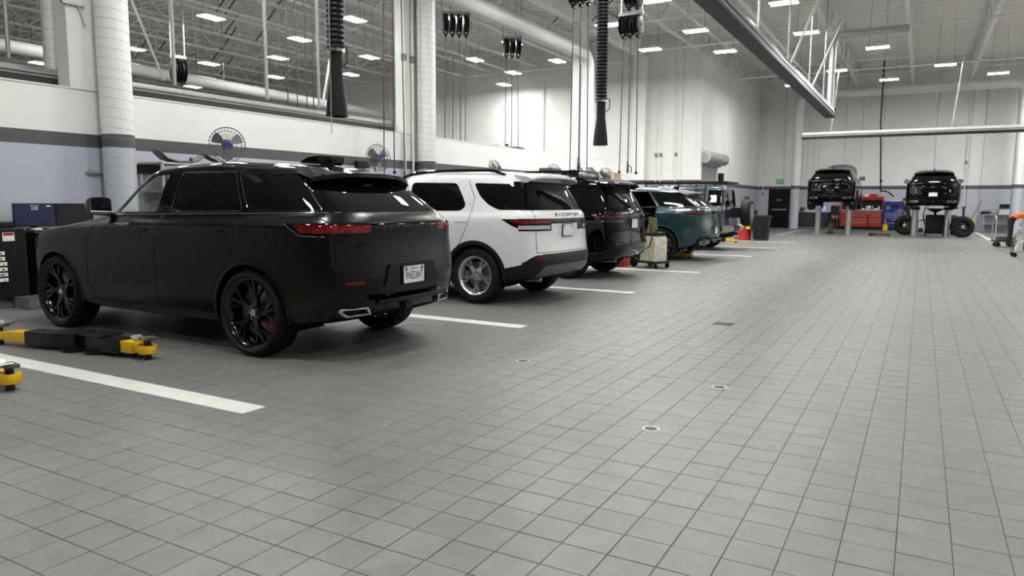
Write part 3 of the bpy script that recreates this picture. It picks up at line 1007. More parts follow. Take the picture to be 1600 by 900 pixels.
def door_handle(sh, root, x, z, mat, L=.2):
    for s in (-1, 1):
        y = sh.surf_y(x, z, s)
        mb = MB().cbox(x - L / 2, x + L / 2, y - s * .01, y + s * .012, z - .014, z + .014, .008)
        mb.build('door_handle', mat, root, 30)

def mirror(root, sh, x, z, mat, out=.26):
    for s in (-1, 1):
        y = sh.surf_y(x + .1, z - .06, s)
        mb = MB()
        bm = bmesh.new(); bmesh.ops.create_cube(bm, size=1)
        bmesh.ops.subdivide_edges(bm, edges=bm.edges, cuts=3, use_grid_fill=True)
        for v in bm.verts:
            p = v.co * 2
            q = p.normalized() * max(abs(p.x), abs(p.y), abs(p.z))
            v.co = (p * .45 + q * .55)
        for v in bm.verts:
            fr = .75 + .25 * (v.co.x)
            v.co = Vector((x + v.co.x * .095, y + s * (out * .62) + v.co.y * .135 * fr, z + .025 + v.co.z * .112 * fr))
        mb.bm(bm)
        o = mb.build('side_mirror', mat, root, 60)
        st = MB().bar((x + .02, y - s * .03, z - .07), (x + .01, y + s * .08, z - .05), .10, .035)
        st.build('mirror_arm', M['black_plastic'], o)
        gl = MB().prism(rrect(y + s * out * .62, z + .025, .215, .17, .04), x + .090, x + .0965, 'X')
        gl.build('mirror_glass', M['mirror_silver'], o)

def interior(root, wb, h=1.0, wheel=True):
    """seats, dash and floor seen through the glass"""
    fl = MB().box(-.1, wb + .75, -.78, .78, .36, .42)
    fl.build('cabin_floor', M['underbody_black'], root)
    for (sx, ys) in ((1.45, (-.38, .38)), (2.45, (-.42, .0, .42))):
        for y in ys:
            sb = MB().cbox(sx - .3, sx + .22, y - .23, y + .23, .55, .75, .06)
            bk = MB().cbox(-.07, .07, -.23, .23, 0, .58, .06)
            s = sb.build('seat', M['seat_leather'], root, 40)
            bk.build('seat_back', M['seat_leather'], s, 40, xf=Matrix.Translation((sx + .2, y, .7)) @ Matrix.Rotation(.3, 4, 'Y'))
            hr = MB().cbox(sx + .34, sx + .45, y - .13, y + .13, 1.30, 1.47, .04)
            hr.build('headrest', M['seat_leather'], s, 40)
    ds = MB().prism([(.45, .7), (.95, .7), (1.0, 1.06), (.90, 1.19), (.66, 1.215), (.45, 1.12)], -.76, .76, 'Y')
    ds.build('dashboard', M['seat_leather'], root, 30)
    if wheel:
        sw = MB()
        c = Vector((1.10, -.38, 1.14)); a = Vector((.38, 0, .92)).normalized(); b = Vector((0, 1, 0))
        sw.tube([c + (a * cos(t) + b * sin(t)) * .185 for t in [2 * pi * i / 28 for i in range(28)]], .017, 8, closed=True)
        sw.cyl(c - Vector((.02, 0, -.008)), c + Vector((-.05, 0, .02)), .06, .07)
        for t in (0, 2.1, -2.1):
            d = (b * cos(t) - a * sin(t)) if False else (a * cos(t + pi) + b * sin(t + pi))
            sw.bar(c + d * .03, c + d * .18, .03, .015)
        sw.cyl(c + Vector((-.04, 0, .015)), Vector((.85, -.38, .95)), .03)
        sw.build('steering_wheel', M['dark_grey_plastic'], root, 40)

def window_trim(sh, root, poly, mat, r=.005):
    """slim moulding that follows the edge of a side window"""
    n = len(poly); pts2 = []
    for i in range(n):
        a = Vector(poly[i]); b = Vector(poly[(i + 1) % n]); k = max(1, int((b - a).length / .07))
        for j in range(k): pts2.append(a + (b - a) * (j / k))
    for s in (-1, 1):
        pts = [(p.x, sh.surf_y(p.x, p.y, s) + s * .001, p.y) for p in pts2]
        MB().tube(pts, r, 5, closed=True).build('window_moulding', mat, root, 60)

def shark_fin(sh, root, x):
    z = sh.surf_z(x, 0)
    MB().prism([(x - .12, z - .02), (x + .10, z - .02), (x + .11, z + .05), (x + .06, z + .055)], -.02, .02, 'Y').build('roof_antenna', M['gloss_black_paint'], root)

# ---------------------------------------------------------------- range: long low SUV
def sport_rings(o=None):
    W = lambda w: [(-.9, w * .93), (0, w * .985), (.8, w), (2.6, w), (3.4, w * .985), (4.1, w * .94)]
    low = [(-.9, 0), (3.2, 0), (3.7, .07), (4.1, .10)]
    zz = lambda b, k=1: [(x, b + v * k) for x, v in low]
    return [
        (zz(.27), .60, -.50, 3.65, .3, .2),
        (zz(.255), W(.86), -.70, 3.84, .5, .3),
        (zz(.29), W(.945), -.78, 3.93, .55, .32),
        (zz(.40, .8), W(.975), -.83, 4.02, .6, .36),
        (zz(.56, .5), W(.985), -.86, 4.07, .6, .38),
        (.72, W(.992), -.86, 4.075, .6, .38),
        ([(-.9, .82), (4.2, .90)], W(1.0), -.85, 4.045, .6, .38),
        ([(-.9, .88), (0, .97), (1, 1.02), (4.2, 1.06)], W(.998), -.83, 4.025, .6, .38),
        ([(-.9, .92), (-.4, 1.0), (0, 1.055), (1, 1.128), (4.2, 1.186)], W(.994), -.79, 4.03, .6, .38),
        ([(-.9, .95), (-.4, 1.04), (0, 1.09), (1, 1.160), (4.2, 1.216)], W(.968), -.72, 4.01, .6, .37),
        ([(-.9, .97), (-.3, 1.08), (.2, 1.13), (.9, 1.19), (1.2, 1.205), (4.2, 1.252)], [(-.9, .80), (0, .85), (1, .905), (2.6, .920), (4, .86)], -.55, 3.985, .6, .36),
        ([(.4, 1.175), (1, 1.235), (4.2, 1.285)], [(.4, .80), (1, .86), (2.0, .90), (2.8, .90), (4, .82)], .42, 3.955, .5, .33),
        ([(.4, 1.26), (1, 1.31), (2, 1.35), (4.2, 1.35)], [(.4, .77), (1, .83), (2, .875), (2.8, .87), (4, .78)], .62, 3.87, .5, .32),
        ([(.6, 1.49), (2, 1.51), (4.2, 1.50)], [(.6, .70), (1.2, .77), (2.2, .80), (2.9, .78), (4, .69)], .84, 3.66, .45, .32),
        ([(.8, 1.625), (1.3, 1.66), (2.2, 1.675), (3.0, 1.645), (3.6, 1.585)], [(1.0, .63), (1.6, .70), (2.4, .71), (3.0, .69), (3.6, .62)], 1.00, 3.47, .40, .30),
        ([(.8, 1.665), (1.3, 1.715), (2.2, 1.745), (3.0, 1.70), (3.6, 1.62)], [(1.0, .55), (1.6, .63), (2.6, .63), (3.6, .55)], 1.10, 3.40, .40, .28),
        ([(.8, 1.69), (1.3, 1.745), (2.2, 1.78), (3.0, 1.73), (3.6, 1.645)], .45, 1.24, 3.32, .36, .24),
        ([(.8, 1.70), (1.3, 1.755), (2.2, 1.79), (3.0, 1.74), (3.6, 1.655)], .20, 1.40, 3.22, .2, .15),
    ]

def sport_car(name, label, loc, rotz, paint, spec, group=None):
    root = thing(name, label, 'car', loc, rotz, group)
    sh = Shell(sport_rings())
    wb = 3.0
    sp = dict(wb=wb, Rt=.392, Wt=.275, Rr=.312, track=.845, wheel='turbine', rim_mat='black_rim')
    sp.update(spec)
    r0 = .435
    P = M[paint]; roofm = M[sp.get('roof', 'gloss_black_paint')]
    belt = [(-1, 1.16), (.3, 1.185), (1.0, 1.243), (3.9, 1.292), (4.3, 1.295)]
    sh.cut('roof', belt + [(4.3, 2.2), (-1, 2.2)], 'S', lambda c, n: c.x > .35)
    sh.cut('roof', [(-1.1, 1.292), (1.1, 1.292), (1.1, 2.2), (-1.1, 2.2)], 'B')
    sh.cut('roof', [(-1.1, 1.195), (1.1, 1.195), (1.1, 2.2), (-1.1, 2.2)], 'F', lambda c, n: c.x > .3)
    sh.assign('roof', lambda c, n, p: p == 'body' and c.z > itp(belt, c.x) + .01 and c.x > .55)
    sh.cut('windshield', round_poly([(-.67, 1.23), (.67, 1.23), (.53, 1.65), (-.53, 1.65)], .06), 'F', lambda c, n: c.x > .3)
    sh.cut('rear_glass', round_poly([(-.70, 1.305), (.70, 1.305), (.55, 1.60), (-.55, 1.60)], .05), 'B')
    sh.cut('front_window', round_poly([(.98, 1.262), (1.64, 1.272), (1.63, 1.640), (1.40, 1.634), (1.20, 1.51)], .03), 'S')
    sh.cut('rear_window', round_poly([(1.87, 1.278), (2.86, 1.296), (2.58, 1.655), (1.84, 1.655)], .03), 'S')
    sh.cut('quarter_window', round_poly([(2.93, 1.298), (3.74, 1.308), (3.33, 1.625), (2.63, 1.652)], .03), 'S')
    # doors, tailgate and seams
    def seam(poly, view, w=.0045, pred=None, part='seam'):
        n = len(poly)
        for i in range(n - 1):
            a = Vector(poly[i]); b = Vector(poly[i + 1]); d = (b - a).normalized(); t = Vector((-d.y, d.x)) * w
            sh.cut(part, [tuple(a - t), tuple(b - t), tuple(b + t), tuple(a + t)], view, (lambda c, n: (pred is None or pred(c, n))))
    if sp.get('mould'):
        for q in ([(.98, 1.262), (1.64, 1.272), (1.63, 1.640), (1.40, 1.634), (1.20, 1.51)], [(1.87, 1.278), (2.86, 1.296), (2.58, 1.655), (1.84, 1.655)], [(2.93, 1.298), (3.74, 1.308), (3.33, 1.625), (2.63, 1.652)]):
            window_trim(sh, root, round_poly(q, .03), M['dark_chrome'])
    fd = [(.68, .37), (.60, .62), (.62, .95), (.82, 1.228), (1.755, 1.252), (1.73, .37)]
    rd = [(1.73, .37), (1.755, 1.252), (2.885, 1.272), (2.85, .98), (2.72, .72), (2.54, .52), (2.45, .37)]
    low = lambda c, n: itp(belt, c.x) - .003 > c.z
    sh.cut('front_door', fd, 'S', low)
    sh.cut('rear_door', rd, 'S', low)
    tg = [(-.86, 1.30), (-.87, .83), (-.70, .74), (.70, .74), (.87, .83), (.86, 1.30)]
    sh.cut('tailgate', tg, 'B', lambda c, n: c.z < 1.295)
    seam(fd + fd[:1], 'S', pred=low); seam(rd + rd[:1], 'S', pred=low); seam(tg, 'B', pred=lambda c, n: c.z < 1.29)
    seam([(3.42, .68), (3.72, .74), (3.90, .80)], 'S'); seam([(-.35, 1.02), (.5, 1.13), (.75, 1.2)], 'S', pred=low)
    sh.cut('rear_bumper', [(3.42, .685), (3.90, .80), (4.3, .80), (4.3, .2), (3.42, .2)], 'S')
    sh.cut('rear_bumper', [(-1.1, .735), (1.1, .735), (1.1, .2), (-1.1, .2)], 'B')
    sh.assign('rear_bumper', lambda c, n, p: p == 'body' and c.x > 3.55 and c.z < .72)
    if sp.get('tail', 'bar') == 'bar':
        sh.cut('light_bar', [(3.46, 1.193), (3.62, 1.112), (4.3, 1.108), (4.3, 1.20)], 'S')
        sh.cut('light_bar', [(-1.1, 1.108), (1.1, 1.108), (1.1, 1.200), (-1.1, 1.200)], 'B')
        sh.cut('tail_light', [(3.55, 1.182), (3.64, 1.124), (4.3, 1.120), (4.3, 1.188)], 'S')
        for s in (-1, 1):
            sh.cut('tail_light', [(s * .50, 1.120), (s * 1.1, 1.120), (s * 1.1, 1.188), (s * .50, 1.188)], 'B')
    else:
        for s in (-1, 1):
            sh.cut('light_bar', round_poly([(s * .52, 1.00), (s * 1.1, 1.00), (s * 1.1, 1.20), (s * .60, 1.20)], .03), 'B')
        sh.cut('light_bar', [(3.75, 1.20), (3.75, 1.00), (4.3, 1.0), (4.3, 1.20)], 'S')
        sh.cut('light_bar', [(-.6, 1.15), (.6, 1.15), (.6, 1.20), (-.6, 1.20)], 'B')
        for s in (-1, 1):
            sh.cut('tail_light', rrect(s * .74, 1.10, .16, .14, .05), 'B')
    # lower rear: gloss diffuser, sills
    sh.cut('rear_diffuser', round_poly([(-.90, .56), (-.62, .635), (.62, .635), (.90, .56), (.86, .2), (-.86, .2)], .05), 'B')
    sh.cut('sill', [(.44, .36), (2.56, .37), (2.5, .15), (.5, .15)], 'S', lambda c, n: c.z < .4)
    sh.cut('side_vent', [(.30, 1.03), (.40, .955), (.60, .95), (.60, .985), (.40, 1.035)], 'S')
    for cx in (0, wb):
        sh.cut('hole', circle(cx, .392, r0), 'S', lambda c, n: abs(c.y) > .5)
        sh.assign('hole', lambda c, n, p: abs(c.y) > .5 and (c.x - cx) ** 2 + (c.z - .392) ** 2 < (r0 - .004) ** 2 and n.z < .5)
    sh.assign('underbody', lambda c, n, p: p in ('body', 'sill', 'rear_bumper', 'rear_diffuser') and n.z < -.75 and c.z < .5)
    if sp.get('hood_open'):
        sh.cut('hood', [(-.55, -.66), (.62, -.74), (.62, .74), (-.55, .66)], 'T', lambda c, n: c.z > .95 and c.x < .75 and c.z < 1.25)
    body = sh.extract('body', P, root)
    sh.extract('roof', roofm, root)
    for pn in ('front_door', 'rear_door'):
        for s in (-1, 1): sh.extract(pn, P, root, side=s)
    sh.extract('tailgate', P, root); tag(sh.extract('seam', M['seal_black'], root, 'panel_gap', -.004), kind='stuff')
    sh.extract('rear_bumper', P, root)
    sh.extract('rear_diffuser', M['gloss_black_paint'], root, offset=.004)
    for s in (-1, 1): sh.extract('sill', M['gloss_black_paint'], root, offset=.004, side=s)
    sh.extract('underbody', M['underbody_black'], root)
    sh.extract('light_bar', M['gloss_black_paint'], root, offset=.003)
    for s in (-1, 1):
        sh.extract('tail_light', M[sp.get('lamp', 'tail_red')], root, side=s, offset=.006)
        sh.extract('side_vent', M['gloss_black_paint'], root, side=s, offset=.004)
        for pn in ('front_window', 'rear_window', 'quarter_window'):
            sh.extract(pn, M['clear_glass'] if (pn == 'front_window' and sp.get('clear')) else M['tinted_glass'], root, side=s, offset=-.003)
    sh.extract('windshield', M['clear_glass'] if sp.get('clear') else M['tinted_glass'], root, offset=-.003)
    sh.extract('rear_glass', M['tinted_glass'], root, offset=-.003)
    arch_parts(sh, root, sp, P, r0, .004, .03)
    if sp.get('wheels', True): mount_wheels(root, sp)
    door_handle(sh, root, 1.53, 1.102, P); door_handle(sh, root, 2.62, 1.120, P)
    mirror(root, sh, .86, 1.30, roofm)
    interior(root, wb)
    # belt moulding
    for s in (-1, 1):
        pts = [(x, sh.surf_y(x, itp(belt, x), s) + s * .003, itp(belt, x)) for x in [.95 + .1 * i for i in range(30)]]
        MB().tube(pts, .007, 6).build('belt_moulding', M['chrome'] if sp.get('bright') else M['gloss_black_paint'], root, 40)
        pts = [(x, sh.surf_y(x, z, s) + s * .003, z) for x, z in ((3.42, 1.203), (3.50, 1.165), (3.62, 1.100), (3.75, 1.094), (3.85, 1.092))]
        if sp.get('tail', 'bar') == 'bar': MB().tube(pts, .004, 6).build('lamp_trim', M['chrome'], root, 40)
        # pillar strips between the panes
    # roof spoiler
    n = 12; vs = []
    for i in range(n + 1):
        y = -.70 + 1.40 * i / n; e = 1 - (abs(y) / .70) ** 3
        xb = 3.26; xt = 3.50 + .13 * e
        zt = 1.632 + .028 * e - .03 * (1 - e); 
        zs = sh.surf_z(xb, y * .86)
        vs += [(xb, y * .90, zs + .006), (3.40, y * .96, zt + .012), (xt, y, zt - .012), (xt + .004, y, zt - .050), (3.46, y * .94, zt - .115), (xb + .1, y * .88, zs - .06)]
    fs = []
    for i in range(n):
        for j in range(6):
            fs.append((i * 6 + j, i * 6 + (j + 1) % 6, (i + 1) * 6 + (j + 1) % 6, (i + 1) * 6 + j))
    fs += [tuple(range(6)), tuple(range(n * 6 + 5, n * 6 - 1, -1))]
    MB()._add(vs, fs).build('rear_spoiler', roofm, root, 50)
    xr = sh.surf_x(0, 1.15)
    rot = Matrix(((0, 0, 1, 0), (1, 0, 0, 0), (0, 1, 0, 0), (0, 0, 0, 1)))
    if sp.get('script'):
        for i, ch in enumerate(sp['script']):
            if ch == ' ': continue
            y = (i - (len(sp['script']) - 1) / 2) * .088
            x = sh.surf_x(y, 1.155)
            text_mesh('badge_letter', ch, .052, M['dark_grey_plastic'], root, Matrix.Translation((x + .006, y, 1.155)) @ rot, .002, sx=1.25)
        x = sh.surf_x(-.60, 1.02)
        text_mesh('model_badge', 'SPORT', .034, M['gloss_black_paint'], root, Matrix.Translation((x + .003, -.60, 1.02)) @ Matrix.Rotation(-.12, 4, 'Z') @ rot, .002, sx=1.4)
    xp = sh.surf_x(0, .70)
    rc = MB().prism(round_poly([(-.40, .64), (.40, .64), (.33, .83), (-.33, .83)], .02), xp - .05, xp + .003, 'X')
    rc.build('plate_recess', P, root)
    plate(root, (xp + .012, 0, .725), sp.get('plate'), 0, top=sp.get('state'), mat=sp.get('plate_mat', 'plate_white'))
    for s in (-1, 1):
        # exhaust finisher: bright frame with dark mouth
        y0, y1 = s * .50, s * .80
        xe = max(sh.surf_x(s * .6, .46), 3.9)
        ow = [(y0, .402), (y0 + s * .03, .468), (y1, .480), (y1 + s * .02, .455), (y1 - s * .05, .398)]
        iw = [((a - s * .65) * .84 + s * .65, (b - .44) * .66 + .44) for a, b in ow]
        mb = MB()
        k = len(ow)
        def xx(a): return sh.surf_x(a, .475)
        V = [(xx(a) + .008, a, b) for a, b in ow] + [(xx(a) + .010, a, b) for a, b in iw] + [(xx(a) - .14, a, b) for a, b in ow] + [(xx(a) - .06, a, b) for a, b in iw]
        F = []
        for i in range(k):
            j = (i + 1) % k
            F += [(i, j, k + j, k + i), (i, j, 2 * k + j, 2 * k + i), (k + i, k + j, 3 * k + j, 3 * k + i)]
        mb._add(V, F)
        e = mb.build('exhaust_finisher', M['brushed_steel'], root)
        MB()._add([(xx(a) - .03, a, b) for a, b in iw], [tuple(range(k))]).build('exhaust_mouth', M['underbody_black'], e)
        # reflector
        V = []
        for i in range(7):
            y = s * (.62 + .03 * i)
            for z in (.683, .708): V.append((sh.surf_x(y, z) + .004, y, z))
        MB()._add(V, [(2 * i, 2 * i + 1, 2 * i + 3, 2 * i + 2) for i in range(6)]).build('reflector', M['reflector_red'], root)
    MB().cbox(xp - .02, xp + .035, -.52, .52, .49, .535, .015).build('bumper_step', M['gloss_black_paint'], root, 40)
    MB().box(3.88, 4.03, -.05, .05, .40, .47).build('tow_eye_cover', M['black_plastic'], root)
    shark_fin(sh, root, 3.02)
    return root, sh

def seam_cut(sh, poly, view, w=.0045, pred=None, part='seam'):
    for i in range(len(poly) - 1):
        a = Vector(poly[i]); b = Vector(poly[i + 1]); d = (b - a).normalized(); t = Vector((-d.y, d.x)) * w
        sh.cut(part, [tuple(a - t), tuple(b - t), tuple(b + t), tuple(a + t)], view, pred)
ROT_REAR = Matrix(((0, 0, 1, 0), (1, 0, 0, 0), (0, 1, 0, 0), (0, 0, 0, 1)))

# ---------------------------------------------------------------- seven-seat SUV with stepped roof and black cladding
def disco_rings():
    W = lambda w: [(-.9, w * .93), (0, w * .985), (.8, w), (2.6, w), (3.3, w * .985), (4.0, w * .95)]
    low = [(-.9, 0), (3.1, 0), (3.5, .05), (3.95, .11)]
    zz = lambda b, k=1: [(x, b + v * k) for x, v in low]
    return [
        (zz(.28), .60, -.50, 3.50, .3, .2),
        (zz(.265), W(.86), -.70, 3.70, .5, .3),
        (zz(.30), W(.94), -.76, 3.82, .55, .30),
        (zz(.42, .8), W(.975), -.81, 3.90, .6, .32),
        (zz(.58, .4), W(.985), -.84, 3.925, .6, .34),
        ([(-.9, .70), (4, .72)], W(.992), -.84, 3.90, .6, .34),
        ([(-.9, .82), (4.2, .88)], W(1.0), -.83, 3.875, .6, .34),
        ([(-.9, .90), (0, .99), (1, 1.03), (4.2, 1.04)], W(.998), -.82, 3.865, .6, .34),
        ([(-.9, .95), (-.4, 1.04), (0, 1.08), (1, 1.12), (4.2, 1.14)], W(.99), -.78, 3.865, .6, .34),
        ([(-.9, .98), (-.4, 1.07), (0, 1.12), (1, 1.17), (4.2, 1.215)], W(.972), -.72, 3.85, .6, .33),
        ([(-.9, 1.0), (-.3, 1.10), (.2, 1.15), (.9, 1.20), (4.2, 1.25)], [(-.9, .82), (0, .87), (1, .93), (2.6, .945), (4, .90)], -.55, 3.835, .6, .32),
        ([(.4, 1.19), (1, 1.225), (4.2, 1.275)], [(.4, .82), (1, .88), (2.0, .925), (2.8, .925), (4, .87)], .42, 3.815, .5, .30),
        ([(.4, 1.27), (1, 1.30), (2, 1.33), (4.2, 1.35)], [(.4, .79), (1, .85), (2, .90), (2.8, .90), (4, .84)], .60, 3.77, .5, .28),
        ([(.6, 1.50), (2, 1.53), (4.2, 1.53)], [(.6, .72), (1.4, .81), (2.2, .835), (2.9, .83), (4, .77)], .98, 3.66, .45, .26),
        ([(1, 1.64), (1.6, 1.69), (2.2, 1.71), (3.0, 1.70), (3.7, 1.66)], [(1.2, .66), (1.8, .75), (2.4, .765), (3.0, .76), (3.7, .71)], 1.24, 3.57, .40, .24),
        ([(1, 1.68), (1.6, 1.745), (2.2, 1.775), (3.0, 1.77), (3.7, 1.715)], [(1.2, .60), (1.8, .685), (2.6, .695), (3.7, .65)], 1.34, 3.53, .40, .22),
        ([(1, 1.71), (1.6, 1.78), (2.2, 1.815), (3.0, 1.81), (3.7, 1.755)], .52, 1.48, 3.48, .36, .2),
        ([(1, 1.72), (1.6, 1.79), (2.2, 1.828), (3.0, 1.822), (3.7, 1.765)], .22, 1.62, 3.40, .2, .12),
    ]

def disco_car(name, label, loc, rotz, paint, spec, group=None):
    root = thing(name, label, 'car', loc, rotz, group)
    sh = Shell(disco_rings())
    wb = 2.923
    sp = dict(wb=wb, Rt=.388, Wt=.255, Rr=.262, track=.85, wheel='split', rim_mat='silver_rim')
    sp.update(spec)
    P = M[paint]; r0 = .425; BP = M['black_plastic']
    clad = M[sp.get('clad', 'black_plastic')]
    belt = [(-1, 1.16), (.3, 1.19), (1.0, 1.222), (3.9, 1.272), (4.3, 1.275)]
    low = lambda c, n: itp(belt, c.x) - .003 > c.z
    sh.cut('windshield', round_poly([(-.76, 1.24), (.76, 1.24), (.62, 1.67), (-.62, 1.67)], .06), 'F', lambda c, n: c.x > .3)
    sh.cut('pillar_black', [(3.485, 1.69), (3.70, 1.69), (4.1, 1.282), (3.70, 1.275)], 'S', lambda c, n: abs(n.x) < .75)
    sh.cut('pillar_black', [(-.93, 1.28), (.93, 1.28), (.80, 1.66), (-.80, 1.66)], 'B')
    sh.cut('rear_glass', round_poly([(-.80, 1.292), (.80, 1.292), (.66, 1.63), (-.66, 1.63)], .05), 'B')
    sh.cut('front_window', round_poly([(.90, 1.245), (1.66, 1.25), (1.64, 1.655), (1.46, 1.65), (1.26, 1.55)], .03), 'S')
    sh.cut('rear_window', round_poly([(1.76, 1.252), (2.66, 1.262), (2.74, 1.33), (2.66, 1.46), (2.52, 1.645), (1.74, 1.66)], .05), 'S')
    sh.cut('quarter_window', round_poly([(2.80, 1.645), (3.485, 1.625), (3.70, 1.285), (3.26, 1.28), (3.10, 1.34), (2.94, 1.46)], .05), 'S')
    fd = [(.66, .37), (.60, .62), (.62, .95), (.80, 1.205), (1.72, 1.24), (1.70, .37)]
    rd = [(1.70, .37), (1.72, 1.26), (1.70, 1.69), (2.70, 1.69), (2.86, 1.44), (2.83, 1.12), (2.70, .84), (2.52, .62), (2.42, .37)]
    sh.cut('front_door', fd, 'S', low)
    sh.cut('rear_door', rd[:1] + [(1.72, 1.24), (2.84, 1.255)] + rd[5:], 'S', low)
    tg = [(-.80, 1.30), (-.82, .72), (.82, .72), (.80, 1.30)]
    sh.cut('tailgate', tg, 'B', lambda c, n: c.z < 1.28)
    seam_cut(sh, fd + fd[:1], 'S', pred=low)
    seam_cut(sh, rd[3:] + rd[:2], 'S', pred=lambda c, n: not (c.z > 1.26 and c.x < 2.68))
    seam_cut(sh, tg, 'B', pred=lambda c, n: c.z < 1.27)
    # dark cladding: bumper, sills
    sh.cut('rear_bumper', [(3.30, .49), (3.62, .56), (3.70, .62), (3.80, .69), (4.2, .70), (4.2, .15), (3.2, .15)], 'S')
    sh.cut('rear_bumper', [(-1.1, .60), (-.86, .60), (-.72, .70), (.72, .70), (.86, .60), (1.1, .60), (1.1, .15), (-1.1, .15)], 'B')
    sh.assign('rear_bumper', lambda c, n, p: p == 'body' and c.x > 3.5 and c.z < .5)
    sh.cut('skid_plate', round_poly([(-.70, .55), (-.80, .40), (-.66, .2), (.66, .2), (.80, .40), (.70, .55)], .03), 'B')
    sh.cut('sill', [(.44, .39), (2.50, .39), (2.46, .15), (.5, .15)], 'S', lambda c, n: c.z < .42)
    # lamps
    sh.cut('lamp_housing', [(3.33, 1.160), (3.50, 1.075), (3.66, 1.012), (4.2, 1.008), (4.2, 1.168)], 'S')
    for s in (-1, 1):
        sh.cut('lamp_housing', [(s * .50, 1.008), (s * 1.1, 1.008), (s * 1.1, 1.168), (s * .50, 1.168)], 'B')
        sh.cut('tail_light', [(s * .53, 1.105), (s * 1.1, 1.105), (s * 1.1, 1.150), (s * .53, 1.150)], 'B')
        sh.cut('reverse_light', [(s * .53, 1.03), (s * 1.1, 1.03), (s * 1.1, 1.08), (s * .53, 1.08)], 'B')
    sh.cut('tail_light', [(3.44, 1.150), (3.52, 1.105), (4.2, 1.105), (4.2, 1.150)], 'S')
    sh.cut('reverse_light', [(3.58, 1.08), (3.68, 1.03), (4.2, 1.03), (4.2, 1.08)], 'S')
    sh.cut('trim_band', [(-.5, 1.10), (.5, 1.10), (.5, 1.168), (-.5, 1.168)], 'B')
    sh.cut('trim_band', [(.32, 1.00), (.5, 1.02), (.5, 1.168), (.26, 1.168)], 'B')
    for cx in (0, wb):
        sh.cut('hole', circle(cx, .388, r0), 'S', lambda c, n: abs(c.y) > .5)
        sh.assign('hole', lambda c, n, p: abs(c.y) > .5 and (c.x - cx) ** 2 + (c.z - .388) ** 2 < (r0 - .004) ** 2 and n.z < .5)
    sh.assign('underbody', lambda c, n, p: p in ('body', 'sill', 'rear_bumper', 'skid_plate') and n.z < -.75 and c.z < .5)
    sh.extract('body', P, root)
    for pn in ('front_door', 'rear_door'):
        for s in (-1, 1): sh.extract(pn, P, root, side=s)
    sh.extract('tailgate', P, root); tag(sh.extract('seam', M['seal_black'], root, 'panel_gap', -.003), kind='stuff')
    sh.extract('rear_bumper', clad, root, offset=.006)
    sh.extract('skid_plate', M[sp.get('skid', 'mid_grey_plastic')], root, offset=.012)
    sh.extract('underbody', M['underbody_black'], root)
    sh.extract('trim_band', M['gloss_black_paint'], root, offset=.003)
    for s in (-1, 1):
        sh.extract('sill', clad, root, side=s, offset=.004)
        sh.extract('pillar_black', M['gloss_black_paint'], root, side=s, offset=.002)
        h = sh.extract('lamp_housing', M['gloss_black_paint'], root, side=s, offset=.003)
        sh.extract('tail_light', M['tail_red'], root, side=s, offset=.006)
        sh.extract('reverse_light', M['tail_clear' if not sp.get('dark_lamps') else 'tail_dark'], root, side=s, offset=.006)
        for pn in ('front_window', 'rear_window', 'quarter_window'):
            sh.extract(pn, M['tinted_glass'], root, side=s, offset=-.003)
    sh.extract('windshield', M['tinted_glass'], root, offset=-.003)
    sh.extract('rear_glass', M['tinted_glass'], root, offset=-.002)
    arch_parts(sh, root, sp, clad, r0, .012, .055)
    mount_wheels(root, sp)
    door_handle(sh, root, 1.52, 1.085, P); door_handle(sh, root, 2.70, 1.12, P)
    mirror(root, sh, .84, 1.29, P)
    interior(root, wb, wheel=False)
    # wide spoiler
    n = 12; vs = []
    for i in range(n + 1):
        y = -.74 + 1.48 * i / n; e = 1 - (abs(y) / .74) ** 4
        zt = sh.surf_z(3.38, y * .82)
        vs += [(3.36, y * .90, zt + .004), (3.60, y * .98, zt - .006 - .02 * (1 - e)), (3.66 + .07 * e, y, zt - .045), (3.66 + .07 * e, y, zt - .075), (3.58, y * .96, zt - .105), (3.48, y * .9, zt - .10)]
    fs = []
    for i in range(n):
        for j in range(6):
            fs.append((i * 6 + j, i * 6 + (j + 1) % 6, (i + 1) * 6 + (j + 1) % 6, (i + 1) * 6 + j))
    fs += [tuple(range(6)), tuple(range(n * 6 + 5, n * 6 - 1, -1))]
    MB()._add(vs, fs).build('rear_spoiler', P, root, 50)
    # roof rails
    for s in (-1, 1):
        pts = [(x, s * .655, sh.surf_z(x, s * .655) + (.045 if 0 < i < 11 else .0)) for i, x in enumerate([1.35 + .17 * k for k in range(12)])]
        MB().tube(pts, .019, 8).build('roof_rail', M['gloss_black_paint'], root, 40)
    # lettering
    if sp.get('script'):
        st = sp['script']
        for i, ch in enumerate(st):
            y = .02 + (i - (len(st) - 1) / 2) * .088
            x = sh.surf_x(y, 1.215)
            text_mesh('badge_letter', ch, .072, M['gloss_black_paint'], root, Matrix.Translation((x + .004, y, 1.215)) @ Matrix.Rotation(-.15, 4, 'Y') @ ROT_REAR, .003, sx=1.15)
    xp = sh.surf_x(-.03, 1.0)
    MB().prism(round_poly([(-.30, .90), (.34, .90), (.30, .95), (.30, 1.10), (-.30, 1.10)], .02), xp - .04, xp + .002, 'X').build('plate_recess', P, root)
    plate(root, (xp + .012, -.05, 1.005), None)
    for s in (-1, 1):
        V = []
        for i in range(7):
            y = s * (.66 + .03 * i)
            for z in (.632, .675): V.append((sh.surf_x(y, z) + .009, y, z))
        MB()._add(V, [(2 * i, 2 * i + 1, 2 * i + 3, 2 * i + 2) for i in range(6)]).build('reflector', M['reflector_red'], root)
        for q in (.25, .45):
            x = sh.surf_x(s * q, .42)
            MB().bar((x - .01, s * q - s * .03, .36), (x + .016, s * q + s * .02, .50), .012, .02).build('skid_slot', BP, root)
